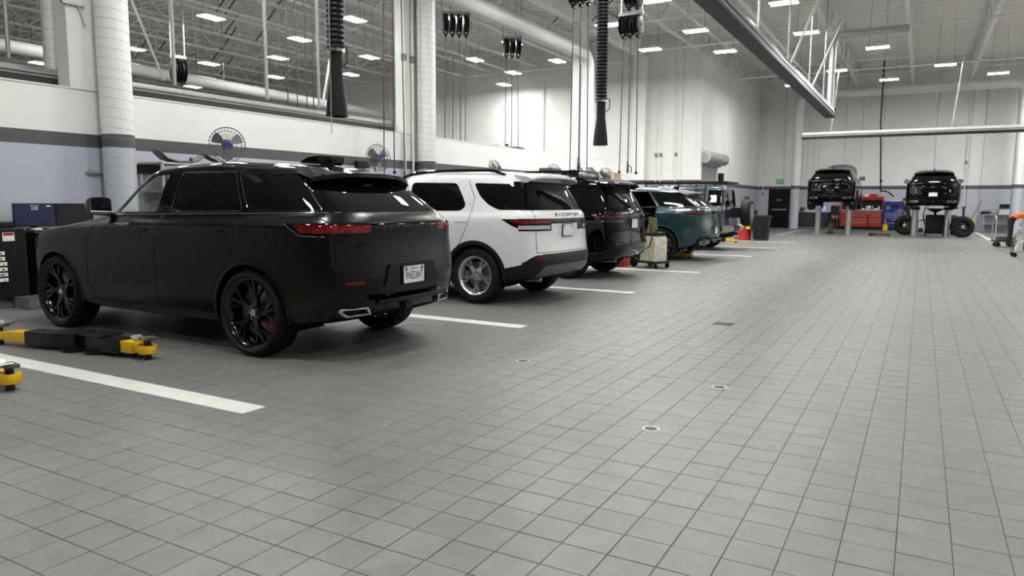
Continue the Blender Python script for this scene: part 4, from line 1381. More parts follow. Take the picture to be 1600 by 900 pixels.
    MB().cyl((3.4, -.55, .33), (3.72, -.55, .34), .035, n=12).build('tailpipe', M['disc_steel'], root)
    if sp.get('badge_oval'):
        for s in (-1, 1):
            y = sh.surf_y(2.80, 1.36, s)
            MB().lathe([(0, 0), (.03, 0), (.03, .006), (0, .006)], 16, 'Y', (2.80, y - .003, 1.33)).build('pillar_badge', M['dark_grey_plastic'], root)
    return root, sh

# ---------------------------------------------------------------- boxy off-roader
def box_rings():
    W = lambda w: [(-.9, w * .95), (0, w * .99), (.8, w), (2.6, w), (4.0, w * .985)]
    low = [(-.9, .08), (-.4, 0), (3.1, 0), (3.5, .06), (3.95, .14)]
    zz = lambda b, k=1: [(x, b + v * k) for x, v in low]
    return [
        (zz(.32), .60, -.45, 3.50, .3, .2),
        (zz(.31), W(.86), -.65, 3.70, .4, .2),
        (zz(.35), W(.95), -.72, 3.82, .45, .2),
        (zz(.48, .8), W(.985), -.78, 3.90, .5, .22),
        (zz(.64, .4), W(.99), -.80, 3.91, .5, .2),
        (.85, W(.995), -.80, 3.885, .5, .18),
        ([(-.9, 1.0), (4.2, 1.04)], W(.998), -.79, 3.88, .5, .17),
        ([(-.9, 1.08), (0, 1.13), (1, 1.155), (4.2, 1.175)], W(.99), -.76, 3.878, .5, .17),
        ([(-.9, 1.11), (0, 1.165), (1, 1.19), (4.2, 1.21)], W(.97), -.72, 3.87, .5, .16),
        ([(-.9, 1.13), (-.3, 1.18), (.4, 1.205), (.9, 1.23), (4.2, 1.245)], [(-.9, .84), (0, .88), (1, .92), (4, .91)], -.55, 3.86, .5, .15),
        ([(.4, 1.225), (1, 1.25), (4.2, 1.27)], [(.4, .85), (1, .89), (4, .895)], .40, 3.855, .4, .15),
        ([(.4, 1.33), (1, 1.35), (4.2, 1.36)], [(.4, .82), (1, .865), (4, .87)], .50, 3.85, .4, .15),
        ([(.6, 1.60), (4.2, 1.60)], [(.6, .76), (1.4, .815), (4, .825)], .78, 3.83, .35, .15),
        ([(.8, 1.78), (1.6, 1.81), (4.2, 1.81)], [(1, .72), (1.8, .775), (4, .785)], .98, 3.81, .30, .15),
        ([(.9, 1.83), (1.6, 1.88), (4.2, 1.88)], [(1, .67), (1.8, .74), (4, .75)], 1.06, 3.79, .30, .14),
        ([(1, 1.86), (1.6, 1.915), (4.2, 1.915)], .60, 1.2, 3.74, .26, .12),
        ([(1, 1.87), (1.6, 1.925), (4.2, 1.925)], .25, 1.35, 3.66, .2, .1),
    ]

def box_car(name, label, loc, rotz, paint, spec):
    root = thing(name, label, 'car', loc, rotz)
    sh = Shell(box_rings())
    wb = 3.02
    sp = dict(wb=wb, Rt=.405, Wt=.265, Rr=.27, track=.855, wheel='multi', rim_mat='black_rim')
    sp.update(spec)
    P = M[paint]; r0 = .455; BP = M['black_plastic']
    belt = [(-1, 1.2), (.5, 1.235), (4.3, 1.262)]
    low = lambda c, n: itp(belt, c.x) - .003 > c.z
    sh.cut('windshield', round_poly([(-.78, 1.27), (.78, 1.27), (.68, 1.80), (-.68, 1.80)], .06), 'F', lambda c, n: c.x > .3)
    sh.cut('rear_glass', round_poly([(-.72, 1.30), (.72, 1.30), (.66, 1.78), (-.66, 1.78)], .06), 'B')
    sh.cut('front_window', round_poly([(.80, 1.285), (1.66, 1.29), (1.66, 1.79), (1.12, 1.79)], .04), 'S')
    sh.cut('rear_window', round_poly([(1.74, 1.29), (2.62, 1.295), (2.62, 1.79), (1.74, 1.79)], .04), 'S')
    sh.cut('quarter_window', round_poly([(3.34, 1.30), (3.80, 1.30), (3.78, 1.76), (3.34, 1.76)], .05), 'S')
    fd = [(.66, .42), (.62, .95), (.72, 1.23), (1.70, 1.245), (1.70, .42)]
    rd = [(1.70, .42), (1.70, 1.245), (2.68, 1.25), (2.66, .98), (2.50, .70), (2.44, .42)]
    sh.cut('front_door', fd, 'S', low); sh.cut('rear_door', rd, 'S', low)
    tg = [(-.74, 1.86), (-.76, .74), (.70, .74), (.70, 1.86)]
    seam_cut(sh, fd + fd[:1], 'S', pred=low); seam_cut(sh, rd + rd[:1], 'S', pred=low); seam_cut(sh, tg + tg[:1], 'B')
    sh.cut('rear_bumper', [(3.46, .56), (3.80, .70), (4.2, .70), (4.2, .15), (3.3, .15)], 'S')
    sh.cut('rear_bumper', [(-1.1, .70), (1.1, .70), (1.1, .15), (-1.1, .15)], 'B')
    for s in (-1, 1):
        sh.cut('tail_light', rrect(s * .86, 1.14, .10, .10, .02), 'B'); sh.cut('tail_light', rrect(s * .86, .98, .10, .10, .02), 'B')
    for cx in (0, wb):
        sh.cut('hole', circle(cx, .405, r0), 'S', lambda c, n: abs(c.y) > .5)
        sh.assign('hole', lambda c, n, p: abs(c.y) > .5 and (c.x - cx) ** 2 + (c.z - .405) ** 2 < (r0 - .004) ** 2 and n.z < .5)
    sh.assign('underbody', lambda c, n, p: p in ('body', 'rear_bumper') and n.z < -.75 and c.z < .55)
    sh.extract('body', P, root)
    for pn in ('front_door', 'rear_door'):
        for s in (-1, 1): sh.extract(pn, P, root, side=s)
    tag(sh.extract('seam', M['seal_black'], root, 'panel_gap', -.003), kind='stuff')
    sh.extract('rear_bumper', BP, root, offset=.006); sh.extract('underbody', M['underbody_black'], root)
    for s in (-1, 1):
        for lo in (0, 1): sh.extract('tail_light', M['tail_red'], root, side=s, offset=.006, keep=lambda c: (c.z > 1.06) == bool(lo))
        for pn in ('front_window', 'rear_window', 'quarter_window'):
            sh.extract(pn, M['tinted_glass'], root, side=s, offset=-.003)
    sh.extract('windshield', M['tinted_glass'], root, offset=-.003); sh.extract('rear_glass', M['tinted_glass'], root, offset=-.003)
    arch_parts(sh, root, sp, BP, r0, .02, .06)
    mount_wheels(root, sp)
    door_handle(sh, root, 1.55, 1.10, BP); door_handle(sh, root, 2.52, 1.10, BP)
    mirror(root, sh, .80, 1.33, BP)
    interior(root, wb, wheel=False)
    # flat roof rack: frame, slats, feet
    zr = 1.99
    rk = MB()
    for s in (-1, 1): rk.bar((.95, s * .70, zr), (3.84, s * .70, zr), .05, .05)
    rk.bar((.95, -.70, zr), (.95, .70, zr), .05, .05); rk.bar((3.84, -.70, zr), (3.84, .70, zr), .05, .05)
    rack = rk.build('roof_rack', BP, root)
    for i in range(14):
        x = 1.13 + i * .19
        MB().bar((x, -.68, zr + .01), (x, .68, zr + .01), .09, .02).build('rack_slat', BP, rack)
    for x in (1.4, 2.4, 3.5):
        for s in (-1, 1): MB().bar((x, s * .67, 1.86), (x, s * .69, zr), .06, .03).build('rack_foot', BP, rack)
    # side ladder by the quarter window
    ld = MB()
    y = -.90
    for x in (2.98, 3.24): ld.bar((x, -.99, 1.22), (x, -.80, 1.93), .03, .03)
    lad = ld.build('side_ladder', BP, root)
    for i in range(5):
        t = .1 + i * .19
        MB().bar((2.98, -.99 + .19 * t, 1.22 + .71 * t), (3.24, -.99 + .19 * t, 1.22 + .71 * t), .05, .02).build('ladder_rung', M['brushed_steel'], lad)
    # spare wheel on the tailgate
    hold = bpy.data.objects.new('spare_wheel', None); 
    sprim = make_wheel_parts('plain', root, .405, .265, .27, M['black_rim'], False, False)
    sprim.name = 'spare_wheel'
    sprim.location = (4.28, .12, 1.10); sprim.rotation_euler = (0, 0, pi / 2)
    bpy.data.objects.remove(hold)
    MB().lathe([(0, -.155), (.24, -.15), (.265, -.14), (.265, -.12), (0, -.12)], 32, 'Y').build('spare_cover', M['grey_plastic'], sprim, 40)
    MB().cbox(3.84, 4.18, -.08, .32, .95, 1.25, .02).build('spare_carrier', BP, root)
    # bright metal step at the bumper corner, tow hitch
    MB().prism(round_poly([(3.70, .50), (4.02, .56), (4.06, .68), (3.92, .74), (3.72, .70)], .04), -.92, -.40, 'Y').build('bumper_step', M['brushed_steel'], root, 40)
    MB().prism(round_poly([(3.70, .50), (4.02, .56), (4.06, .68), (3.92, .74), (3.72, .70)], .04), .40, .92, 'Y').build('bumper_step', M['brushed_steel'], root, 40)
    MB().box(3.80, 4.05, -.05, .05, .44, .52).build('tow_hitch', M['black_plastic'], root)
    for s in (-1, 1): MB().box(3.36, 3.38, s * .72 - .14, s * .72 + .14, .22, .62).build('mud_flap', BP, root)
    return root, sh
# ================================================================ cars in the shop
pmat('yellow_paint', (.80, .50, .010), .32, noise=.12, nscale=12)
pmat('black_steel', (.008, .0085, .010), .38, noise=.2, nscale=15, spec=.35)
pmat('rubber_pad', (.09, .085, .075), .7, noise=.3)
pmat('red_paint', (.36, .014, .012), .28, coat=.4)
pmat('blue_paint', (.012, .022, .20), .3, coat=.4)
pmat('red_bin', (.40, .02, .015), .45)
pmat('tank_white', (.56, .54, .42), .5, noise=.25, nscale=8)
pmat('dirty_yellow', (.13, .12, .035), .5, noise=.4)
pmat('cardboard', (.35, .25, .15), .8)
pmat('orange_cloth', (.95, .20, .06), .8)
pmat('dark_cloth', (.012, .012, .014), .85)
pmat('navy_cloth', (.012, .013, .018), .85)
pmat('skin', (.42, .24, .17), .6)
pmat('hair', (.015, .011, .009), .6)
pmat('paper_white', (.80, .80, .78), .6)
pmat('wood_tool', (.22, .06, .04), .6)
pmat('screen_blue', (.01, .012, .03), .25, emit=(.045, .06, .20), estr=.12)
pmat('screen_text', (.8, .8, .85), .4, emit=(.75, .8, .95), estr=.5)
pmat('screen_pale', (.3, .4, .6), .3, emit=(.45, .62, 1.0), estr=.4)
pmat('screen_off', (.010, .0105, .012), .22)
pmat('fan_blue', (.03, .02, .30), .4)
pmat('fan_grey', (.10, .105, .11), .45, metal=.3)
pmat('fan_blade', (.17, .175, .18), .4, metal=.5)
pmat('steel_slat', (.36, .365, .36), .42, metal=.35)
pmat('green_card', (.10, .30, .05), .7)

pmat('tail_dark2', (.05, .004, .004), .1, spec=.5)
cars = {}
# nearest: satin black, gloss roof
cars[1], sh1 = sport_car('suv', 'satin black SUV with gloss black roof, nearest the camera, plate 9NED847', (-8.15, 5.40, 0), 0, 'satin_black_paint',
    dict(clear=True, mould=True, caliper=True, bright=True, plate='9NED847', state='California', script='RANGE ROVER', wheel_turn={(True, -1): .35, (False, -1): 1.1}))
cars[2], sh2 = disco_car('suv', 'white SUV with black lower cladding and silver split-spoke wheels', (-8.18, 9.32, 0), 0, 'white_paint', dict(script='DISCOVERY', badge_oval=True))
cars[4], sh4 = sport_car('suv', 'glossy dark teal SUV with its rear side door swung open', (-8.42, 17.95, 0), 0, 'teal_paint',
    dict(wheel='multi', roof='teal_paint', tail='bar', lamp='tail_dark2', tread=False))
cars[5], sh5 = box_car('suv', 'boxy slate blue off-roader with roof rack, side ladder and spare wheel', (-8.80, 22.30, 0), 0, 'slate_blue_paint', dict(tread=False))
LIFT_A, LIFT_B = 1.20, 1.05
cars[6], sh6 = sport_car('suv', 'black SUV raised on the lift with its hood open, before the red tool chest', (-3.45, 38.05, LIFT_A), -pi / 2, 'black_metallic_paint',
    dict(tail='bar', lamp='tail_dark', plate_mat='black_plastic', hood_open=True, tread=False, wheel='multi', wheel_drop=-.10))
cars[7], sh7 = sport_car('suv', 'black SUV without wheels raised on the lift between the loose tires', (.38, 38.05, LIFT_B), -pi / 2, 'black_metallic_paint',
    dict(tail='corner', lamp='tail_dark', wheels=False))
def copy_car(src, swap, loc, rotz, label):
    """a second car of the same kind in another paint"""
    def rec(o, parent):
        c = o.copy()
        if o.data:
            mats = [swap.get(m_.name, None) for m_ in o.data.materials if m_]
            if any(mats):
                c.data = o.data.copy()
                for i, m_ in enumerate(o.data.materials):
                    if m_ and m_.name in swap: c.data.materials[i] = M[swap[m_.name]]
        col.objects.link(c)
        if parent is not None: c.parent = parent
        for ch in list(o.children): rec(ch, c)
        return c
    r = rec(src, None)
    r.location = loc; r.rotation_euler = (0, 0, rotz)
    tag(r, label, 'car')
    return r
cars[3] = copy_car(cars[2], {'white_paint': 'gloss_black_paint', 'silver_rim': 'black_rim', 'black_plastic': 'gloss_black_paint', 'mid_grey_plastic': 'gloss_black_paint', 'tail_clear': 'tail_dark', 'tail_red': 'tail_dark2'},
    (-8.50, 12.95, 0), 0, 'glossy black SUV parked between the white SUV and the fluid cart')
for ch in list(cars[3].children):
    if ch.name.startswith('badge_letter'): bpy.data.objects.remove(ch, do_unlink=True)
# teal car: near rear door swings open
def is_near_door(o):
    return o.name.startswith('rear_door') and sum(v.co.y for v in o.data.vertices) < 0
for ch in list(cars[4].children):
    if is_near_door(ch):
        H = Vector((1.74, -.985, 0)); a = R(-68)
        xf = Matrix.Translation(H) @ Matrix.Rotation(a, 4, 'Z') @ Matrix.Translation(-H)
        ch.data = ch.data.copy(); ch.data.transform(xf)
        MB().cbox(1.80, 2.78, -.97, -.87, .42, 1.27, .02).build('door_lining', M['black_plastic'], ch, 40, xf=xf)
        fr = MB(); fr.bar((1.80, -.93, 1.25), (1.86, -.80, 1.66), .04, .05); fr.bar((1.86, -.80, 1.66), (2.58, -.80, 1.66), .04, .05); fr.bar((2.58, -.80, 1.66), (2.82, -.93, 1.27), .04, .05)
        fr.build('door_frame', M['gloss_black_paint'], ch, xf=xf)
    elif ch.name.startswith('rear_window') and sum(v.co.y for v in ch.data.vertices) < 0:
        H = Vector((1.74, -.985, 0)); xf = Matrix.Translation(H) @ Matrix.Rotation(R(-68), 4, 'Z') @ Matrix.Translation(-H)
        ch.data = ch.data.copy(); ch.data.transform(xf)
# raised hood of the lifted car
for ch in list(cars[6].children):
    if ch.name.startswith('hood'):
        bpy.data.objects.remove(ch, do_unlink=True)
vs = []; nu, nv = 8, 10
for i in range(nu + 1):
    u = i / nu
    for j in range(nv + 1):
        v = -1 + 2 * j / nv
        ww = .76 - .12 * u ** 2
        x = -1.15 * u + .10 * u * (abs(v) ** 4); z_ = .10 * (1 - v * v) * (1 - .3 * u) - .14 * u ** 3
        vs.append((x, v * ww * (1 - .10 * max(0, u - .8) / .2), z_))
k = nv + 1
hb = MB()._add(vs, [(i * k + j, i * k + j + 1, (i + 1) * k + j + 1, (i + 1) * k + j) for i in range(nu) for j in range(nv)])
hood = hb.build('raised_hood', M['mid_grey_plastic'], cars[6], 60, xf=Matrix.Translation((.60, 0, 1.20)) @ Matrix.Rotation(R(50), 4, 'Y'))
md = hood.modifiers.new('thick', 'SOLIDIFY'); md.thickness = .03
MB().box(-.6, .55, -.62, .62, .55, .95).build('engine_bay', M['underbody_black'], cars[6])

# ---------------------------------------------------------------- lifts
def lift_pad(mb_y, mb_k, x, y, z0):
    pass
def low_arm(label, p0, p1, group=None):
    """arm of an in-ground lift folded on the floor: black sleeve, yellow extension, pad"""
    p0 = Vector(p0); p1 = Vector(p1); d = p1 - p0; L = d.length
    t = thing('lift_arm', label, 'lift arm', (p0.x, p0.y, 0), math.atan2(d.y, d.x), group)
    MB().cbox(-.10, L * .56, -.085, .085, .03, .165, .018).build('outer_sleeve', M['black_steel'], t, 40)
    MB().cbox(-.14, .16, -.12, .12, .165, .185, .008).build('pivot_plate', M['black_steel'], t, 40)
    MB().cbox(L * .50, L * .80, -.062, .062, .045, .150, .012).build('middle_extension', M['yellow_paint'], t, 40)
    MB().cbox(L * .76, L - .05, -.045, .045, .055, .135, .010).build('end_extension', M['yellow_paint'], t, 40)
    MB().lathe([(.03, .055), (.075, .055), (.078, .06), (.078, .12), (.075, .125), (.03, .125)], 24, 'Z', (L, 0, 0), closed=True).build('pad_socket', M['yellow_paint'], t, 40)
    MB().cyl((L, 0, .0), (L, 0, .17), .03, n=16).build('pad_screw', M['black_steel'], t, 40)
    MB().cbox(L - .075, L + .075, -.05, .05, .17, .20, .012).build('rubber_pad', M['rubber_pad'], t, 40)
    for s in (-1, 1): MB().bar((L + s * .04, -.05, .185), (L + s * .085, -.05, .215), .10, .012).build('pad_lip', M['brushed_steel'], t)
    MB().cyl((-.02, 0, .0), (-.02, 0, .03), .13, n=24).build('pivot_base', M['black_steel'], t, 40)
    return t
low_arm('yellow and black lift arm on the floor pointing to the left edge', (-6.78, 3.80, 0), (-7.66, 3.60, 0), 'lift arms beside the satin black car')
low_arm('yellow and black lift arm on the floor pointing at the rear wheel', (-6.46, 3.86, 0), (-5.84, 3.90, 0), 'lift arms beside the satin black car')
low_arm('yellow lift arm tip with grey pad beside the nearest white line', (-6.75, 2.86, 0), (-5.74, 2.74, 0))
t = thing('rubber_puck', 'flat dark rubber puck lying on the floor under the lift arm', 'puck', (-6.07, 3.98, 0))
MB().lathe([(0, .0), (.10, 0), (.105, .008), (.10, .018), (.05, .020), (0, .020)], 24, 'Z').build('puck_body', M['rubber_pad'], t, 40)
MB().lathe([(.05, .020), (.095, .0185), (.095, .024), (.05, .026)], 24, 'Z', closed=True).build('puck_ring', M['black_rubber'], t, 40)
low_arm('lift arm with yellow end under the teal car', (-5.9, 18.2, 0), (-4.98, 18.0, 0))
q = at_z(1150, 376, .08)
low_arm('lift arm with yellow end behind the boxy blue off-roader', (q.x - .8, q.y + .1, 0), (q.x, q.y, 0))

def post_lift(label, xs, y, top, car_w):
    t = thing('car_lift', label, 'car lift', (sum(xs) / 2, y, 0))
    for x in xs:
        dx = x - sum(xs) / 2
        MB().cbox(dx - .22, dx + .22, -.22, .22, 0, .012, .004).build('floor_plate', M['brushed_steel'], t)
        c = MB().cyl((dx, 0, 0), (dx, 0, top - .10), .125, n=28).build('piston', M['brushed_steel'], t, 40)
        MB().cbox(dx - .18, dx + .18, -.28, .28, top - .16, top - .03, .02).build('lift_head', M['black_steel'], t, 40)
        s = 1 if dx > 0 else -1
        for q in (-1, 1):
            e = Vector((s * car_w, q * .95 - (.35 if q < 0 else 0), top - .06))
            a = MB().bar((dx, q * .1, top - .08), e, .13, .10).build('lift_arm', M['black_steel'], t)
            MB().bar(e * .72 + Vector((dx, q * .1, top - .08)) * .28, e * 1.04 - Vector((dx, q * .1, top - .08)) * .04, .10, .075).build('arm_extension', M['black_steel'], a)
            MB().cyl((e.x, e.y, top - .06), (e.x, e.y, top + .035), .05, n=14).build('lift_pad', M['yellow_paint'], a)
    return t
post_lift('two-post in-ground lift holding up the black car with open hood', (-4.10, -2.82), 36.0, LIFT_A + .25, .86)
post_lift('two-post in-ground lift holding up the black car without wheels', (-.22, 1.02), 36.4, LIFT_B + .25, .86)

# ---------------------------------------------------------------- wall fans
def fan(label, c, r, yaw, pitch=0.0, blue=True):
    """wall-mounted drum fan; faces local -y"""
    t = thing('wall_fan', label, 'fan', (c[0], c[1], c[2]), yaw, 'wall fans above the benches')
    t.rotation_euler = (pitch, 0, yaw)
    g = MB()
    for (rr, y, w) in ((r, -.02, .006), (r, .06, .006), (r * .80, -.075, .003), (r * .55, -.095, .003), (r * .30, -.105, .003), (r * .8, .11, .003), (r * .5, .13, .003)):
        g.tube([(rr * cos(a), y, rr * sin(a)) for a in [2 * pi * i / 40 for i in range(40)]], w, 5, closed=True)
    guard = g.build('guard_rings', M['fan_grey'], t, 60)
    w = MB()
    n = 30
    for i in range(n):
        a = 2 * pi * i / n
        q = lambda k, y, da=0: (k * r * cos(a + da), y, k * r * sin(a + da))
        w.tube([q(.16, -.108), q(.55, -.096, .10), q(.80, -.075, .17), q(1.0, -.02, .22)], .0022, 4)
        w.tube([q(.2, .135), q(.5, .13), q(.8, .11), q(1.0, .06)], .0022, 4)
        w.bar(q(1.0, -.02, .22), q(1.0, .06, .22), .003, .003)
    tag(w.build('guard_wires', M['fan_grey'], t), kind='stuff')
    for i in range(3):
        a0 = 2 * pi * i / 3 + .5; b = MB(); vs = []; m_ = 7
        for k in range(m_):
            rr = r * (.14 + .76 * k / (m_ - 1)); wd = .20 + .22 * sin(pi * k / (m_ - 1) * .8)
            for j in (-1, 0, 1):
                a = a0 + j * wd; vs.append((rr * cos(a), .015 + j * .035, rr * sin(a)))
        b._add(vs, [(k * 3 + j, k * 3 + j + 1, k * 3 + j + 4, k * 3 + j + 3) for k in range(m_ - 1) for j in (0, 1)])
        o = b.build('blade', M['fan_blade'], t, 60)
    MB().lathe([(0, -.114), (r * .15, -.112), (r * .16, -.10), (r * .12, -.05), (0, -.05)], 20, 'Y').build('hub_badge', M['fan_blue' if blue else 'fan_grey'], t, 40)
    mt = MB().lathe([(0, .04), (.085, .045), (.09, .07), (.09, .24), (.07, .27), (0, .275)], 20, 'Y').build('motor', M['fan_grey'], t, 40)
    MB().cyl((0, .20, -.09), (0, .20, -.36), .02, n=10).build('support_post', M['fan_grey'], t, 40)
    MB().bar((0, .20, -.34), (0, .62, -.34), .05, .05).build('wall_arm', M['black_steel'], t)
    return t
def wall_fan(label, px, py, r, yaw, pitch=0.0):
    c = at_x(px, py, XW + .55)
    return fan(label, c, r, yaw, pitch)
wall_fan('round grey cage fan with blue hub above the satin black car roof', 355, 226, .285, R(52))
wall_fan('tilted cage fan above the rear of the satin black car', 592, 246, .285, R(75), R(-12))
wall_fan('small cage fan tipped upward above the white car roof rail', 776, 264, .27, R(100), R(-28))
wall_fan('cage fan above the rear spoiler of the white car', 866, 270, .27, R(62), R(-8))
wall_fan('half-hidden cage fan beside the cardboard carton', 946, 274, .27, R(48))

# ---------------------------------------------------------------- bench with monitors at the left
t = thing('workbench', 'long black workbench cabinet against the grey wall left of the satin black car', 'workbench', (XW + .03, 4.3, 0))
MB().cbox(0, .62, .95, 2.14, .10, .94, .01).build('cabinet_body', M['black_steel'], t)
MB().cbox(-.0, .66, .93, 2.16, .94, .985, .008).build('bench_top', M['dark_grey_plastic'], t)
for i in range(5):
    for j in range(2):
        d = MB().cbox(.62, .635, .98 + j * .58, 1.53 + j * .58, .14 + i * .157, .285 + i * .157, .004).build('drawer', M['black_steel'], t)
        MB().bar((.645, 1.06 + j * .58, .265 + i * .157), (.645, 1.46 + j * .58, .265 + i * .157), .018, .012).build('drawer_pull', M['dark_grey_plastic'], d)
MB().cbox(.05, .57, .98, 2.10, 0, .10, .005).build('plinth', M['black_plastic'], t)
bx = XW + .30
p0 = at_x(20, 318, bx); p1 = at_x(145, 317, bx)
ya, yb = p0.y, p1.y; ym = ya + (yb - ya) * .505
for (a, b2, lab, mat) in ((ya, ym - .004, 'monitor with dark blue lit screen on the black workbench', 'screen_blue'), (ym + .004, yb, 'monitor with switched-off dark screen beside the lit one', 'screen_off')):
    w2 = (b2 - a); hgt = .315
    t = thing('monitor', lab, 'monitor', (bx, (a + b2) / 2, .985), 0, 'monitors on the black workbench')
    MB().cbox(-.035, 0, -w2 / 2, w2 / 2, .035, .035 + hgt, .006).build('casing', M['black_plastic'], t)
    scr = MB().box(0, .002, -w2 / 2 + .012, w2 / 2 - .012, .055, .035 + hgt - .012).build('screen', M[mat], t)
    MB().cbox(-.08, -.035, -.04, .04, .02, .16, .005).build('stand_neck', M['black_plastic'], t)
    MB().cbox(-.13, .05, -.11, .11, 0, .014, .005).build('stand_foot', M['black_plastic'], t)
    if mat == 'screen_blue':
        text_mesh('clock_text', '11:31', .042, M['screen_text'], scr, Matrix.Translation((.003, 0, .29)) @ ROT_REAR, .0004)
        MB().box(.002, .0028, -.045, .045, .264, .268).build('date_line', M['screen_text'], scr)
        MB().box(.002, .0028, .15, .205, .307, .319).build('status_line', M['screen_text'], scr)
        MB().box(.002, .0028, -.06, .06, .318, .321).build('menu_line', M['screen_text'], scr)
for (px, py, lab) in ((30, 353, 'small white box at the foot of the lit monitor'), (57, 355, 'pale paper block on the bench edge by the hood')):
    q = at_x(px, py, XW + .52)
    t = thing('paper_block', lab, 'box', (q.x, q.y, .985))
    MB().cbox(-.05, .05, -.05, .05, 0, .022, .004).build('block', M['paper_white'], t)
    MB().box(-.045, .045, -.052, .052, .006, .010).build('paper_edge', M['grey_plastic'], t)
# label cabinet at the very edge
t = thing('parts_cabinet', 'black parts cabinet with rows of white drawer labels at the left edge', 'cabinet', (XW + .05, 4.36, 0))
MB().cbox(0, .60, 0, .78, .12, 1.02, .012).build('cabinet_body', M['black_steel'], t)
for r_ in range(6):
    for c_ in range(3):
        y0 = .10 + c_ * .145 + (.02 if r_ < 4 else 0); z0 = .34 + r_ * .068
        d = MB().cbox(.60, .612, y0, y0 + .135, z0, z0 + .060, .003).build('small_drawer', M['black_plastic'], t)
        MB().box(.612, .6135, y0 + .012, y0 + .118, z0 + .008, z0 + .052).build('label_card', M['paper_white'], d)
        MB().box(.6135, .6142, y0 + .03 + .02 * ((r_ + c_) % 3), y0 + .085, z0 + .018, z0 + .034).build('label_print', M['seal_black'], d)
MB().cbox(.05, .55, .05, .73, .0, .12, .01).build('cabinet_base', M['grey_plastic'], t)
MB().cbox(.05, .5, .1, .7, 1.02, 1.10, .02).build('tool_tray', M['black_plastic'], t)
MB().box(.601, .606, .50, .64, .86, .97).build('warning_label', M['paper_white'], t)
MB().box(.606, .6065, .51, .63, .93, .965).build('warning_print', M['red_paint'], t)
t = thing('grey_block', 'plain grey block on the floor below the parts cabinet', 'block', (XW + .72, 4.98, 0))
MB().cbox(-.05, .30, -.05, .27, 0, .13, .012).build('block', M['grey_plastic'], t)
MB().cbox(-.05, .30, -.05, .27, .13, .145, .005).build('lid', M['mid_grey_plastic'], t)
# wall bits by the duct column
q = at_x(135, 269, XW + .03); q2 = at_x(172, 270, XW + .03)
t = thing('wall_bar', 'short grey steel bar fixed to the wall beside the duct column', 'bracket', (XW, q.y, q.z))
MB().box(0, .05, 0, q2.y - q.y + .1, -.012, .012).build('bar', M['galvanised'], t)
MB().box(0, .02, .04, .10, -.05, .05).build('mount_plate', M['galvanised'], t)
q = at_x(121, 8, XW + .02)
t = thing('pier_bracket', 'steel angle bracket high on the white pier next to the duct', 'bracket', (XW + .02, 6.25, q.z))
MB().box(0, .06, -.12, .20, -.02, .02).build('bracket_arm', M['galvanised'], t)
MB().bar((.03, .12, -.02), (.03, .20, -.30), .02, .02).build('bracket_brace', M['galvanised'], t)
for px, py, lab in ((228, 265, 'small black louvre box on the wall behind the windshield'), (563, 257, 'small black box on the wall left of the tilted fan'), (756, 271, 'flat black box on the wall left of the small tipped fan')):
    q = at_x(px, py, XW)
    t = thing('wall_box', lab, 'box', (XW, q.y, q.z))
    MB().cbox(0, .10, -.20, .20, -.07, .07, .008).build('box_body', M['black_plastic'], t)
    for i in range(3): MB().box(.10, .108, -.18, .18, -.045 + i * .04, -.03 + i * .04).build('louvre', M['dark_grey_plastic'], t)

# ---------------------------------------------------------------- things lying on car roofs
q = at_x(296, 253, XW + .45); CZ = q.z - .03
pmat('case_grey', (.10, .115, .115), .45, noise=.2, nscale=6)
t = thing('storage_rack', 'tall grey steel rack against the wall behind the satin black car', 'rack', (XW + .04, q.y, 0))
for sx in (.03, .57):
    for sy in (-.60, .60): MB().box(sx - .02, sx + .02, sy - .02, sy + .02, 0, CZ - .02).build('upright', M['galvanised'], t)
for zz_ in (.15, .80, 1.18, 1.50, CZ - .03): MB().cbox(0, .60, -.62, .62, zz_, zz_ + .03, .004).build('shelf_board', M['galvanised'], t)
for (y_, zz_, w_, h_, mt, nm, lb, ct) in ((-.32, 1.21, .26, .16, 'case_grey', 'equipment_case', 'low grey-green equipment case on the rack, seen through the car window', 'case'),
                          (.28, 1.21, .28, .20, 'case_grey', 'equipment_case', 'taller grey-green equipment case beside the low one on the rack', 'case'),
                          (-.05, 1.53, .20, .17, 'cardboard', 'carton', 'tan carton on the upper board of the grey steel rack', 'box'),
                          (.0, .83, .50, .28, 'case_grey', 'equipment_case', 'wide grey-green equipment case on the middle board of the rack', 'case')):
    o = thing(nm, lb, ct, (XW + .34, q.y + y_, zz_ + .001))
    MB().cbox(-.22, .22, -w_, w_, 0, h_, .012).build('case_body', M[mt], o, 40)
    MB().box(.22, .226, -w_ * .7, w_ * .7, h_ * .55, h_ * .75).build('case_strip', M['grey_plastic'], o)
t = thing('trim_panel', 'curved grey plastic trim panel seen above the front of the satin black roof', 'car part', (XW + .48, q.y - .12, CZ + .012), R(90))
prof = [(-.52, .15), (-.40, .055), (-.22, .01), (-.05, .012), (.12, .03), (.26, .11)]
vs = []
for x, zz_ in prof:
    for y in (-.17, 0, .17): vs += [(x + .1 * (y > 0), y, zz_ + .02 * (1 - abs(y) / .17)), (x + .1 * (y > 0), y, zz_ - .02 + .02 * (1 - abs(y) / .17))]
fs = []
for i in range(len(prof) - 1):
    a = i * 6; b2 = a + 6
    fs += [(a, a + 2, b2 + 2, b2), (a + 2, a + 4, b2 + 4, b2 + 2), (a + 1, b2 + 1, b2 + 3, a + 3), (a + 3, b2 + 3, b2 + 5, a + 5), (a, b2, b2 + 1, a + 1), (a + 4, a + 5, b2 + 5, b2 + 4)]
fs += [(0, 1, 3, 2), (2, 3, 5, 4), (30, 32, 33, 31), (32, 34, 35, 33)]
MB()._add(vs, fs).build('panel', M['mid_grey_plastic'], t, 60)
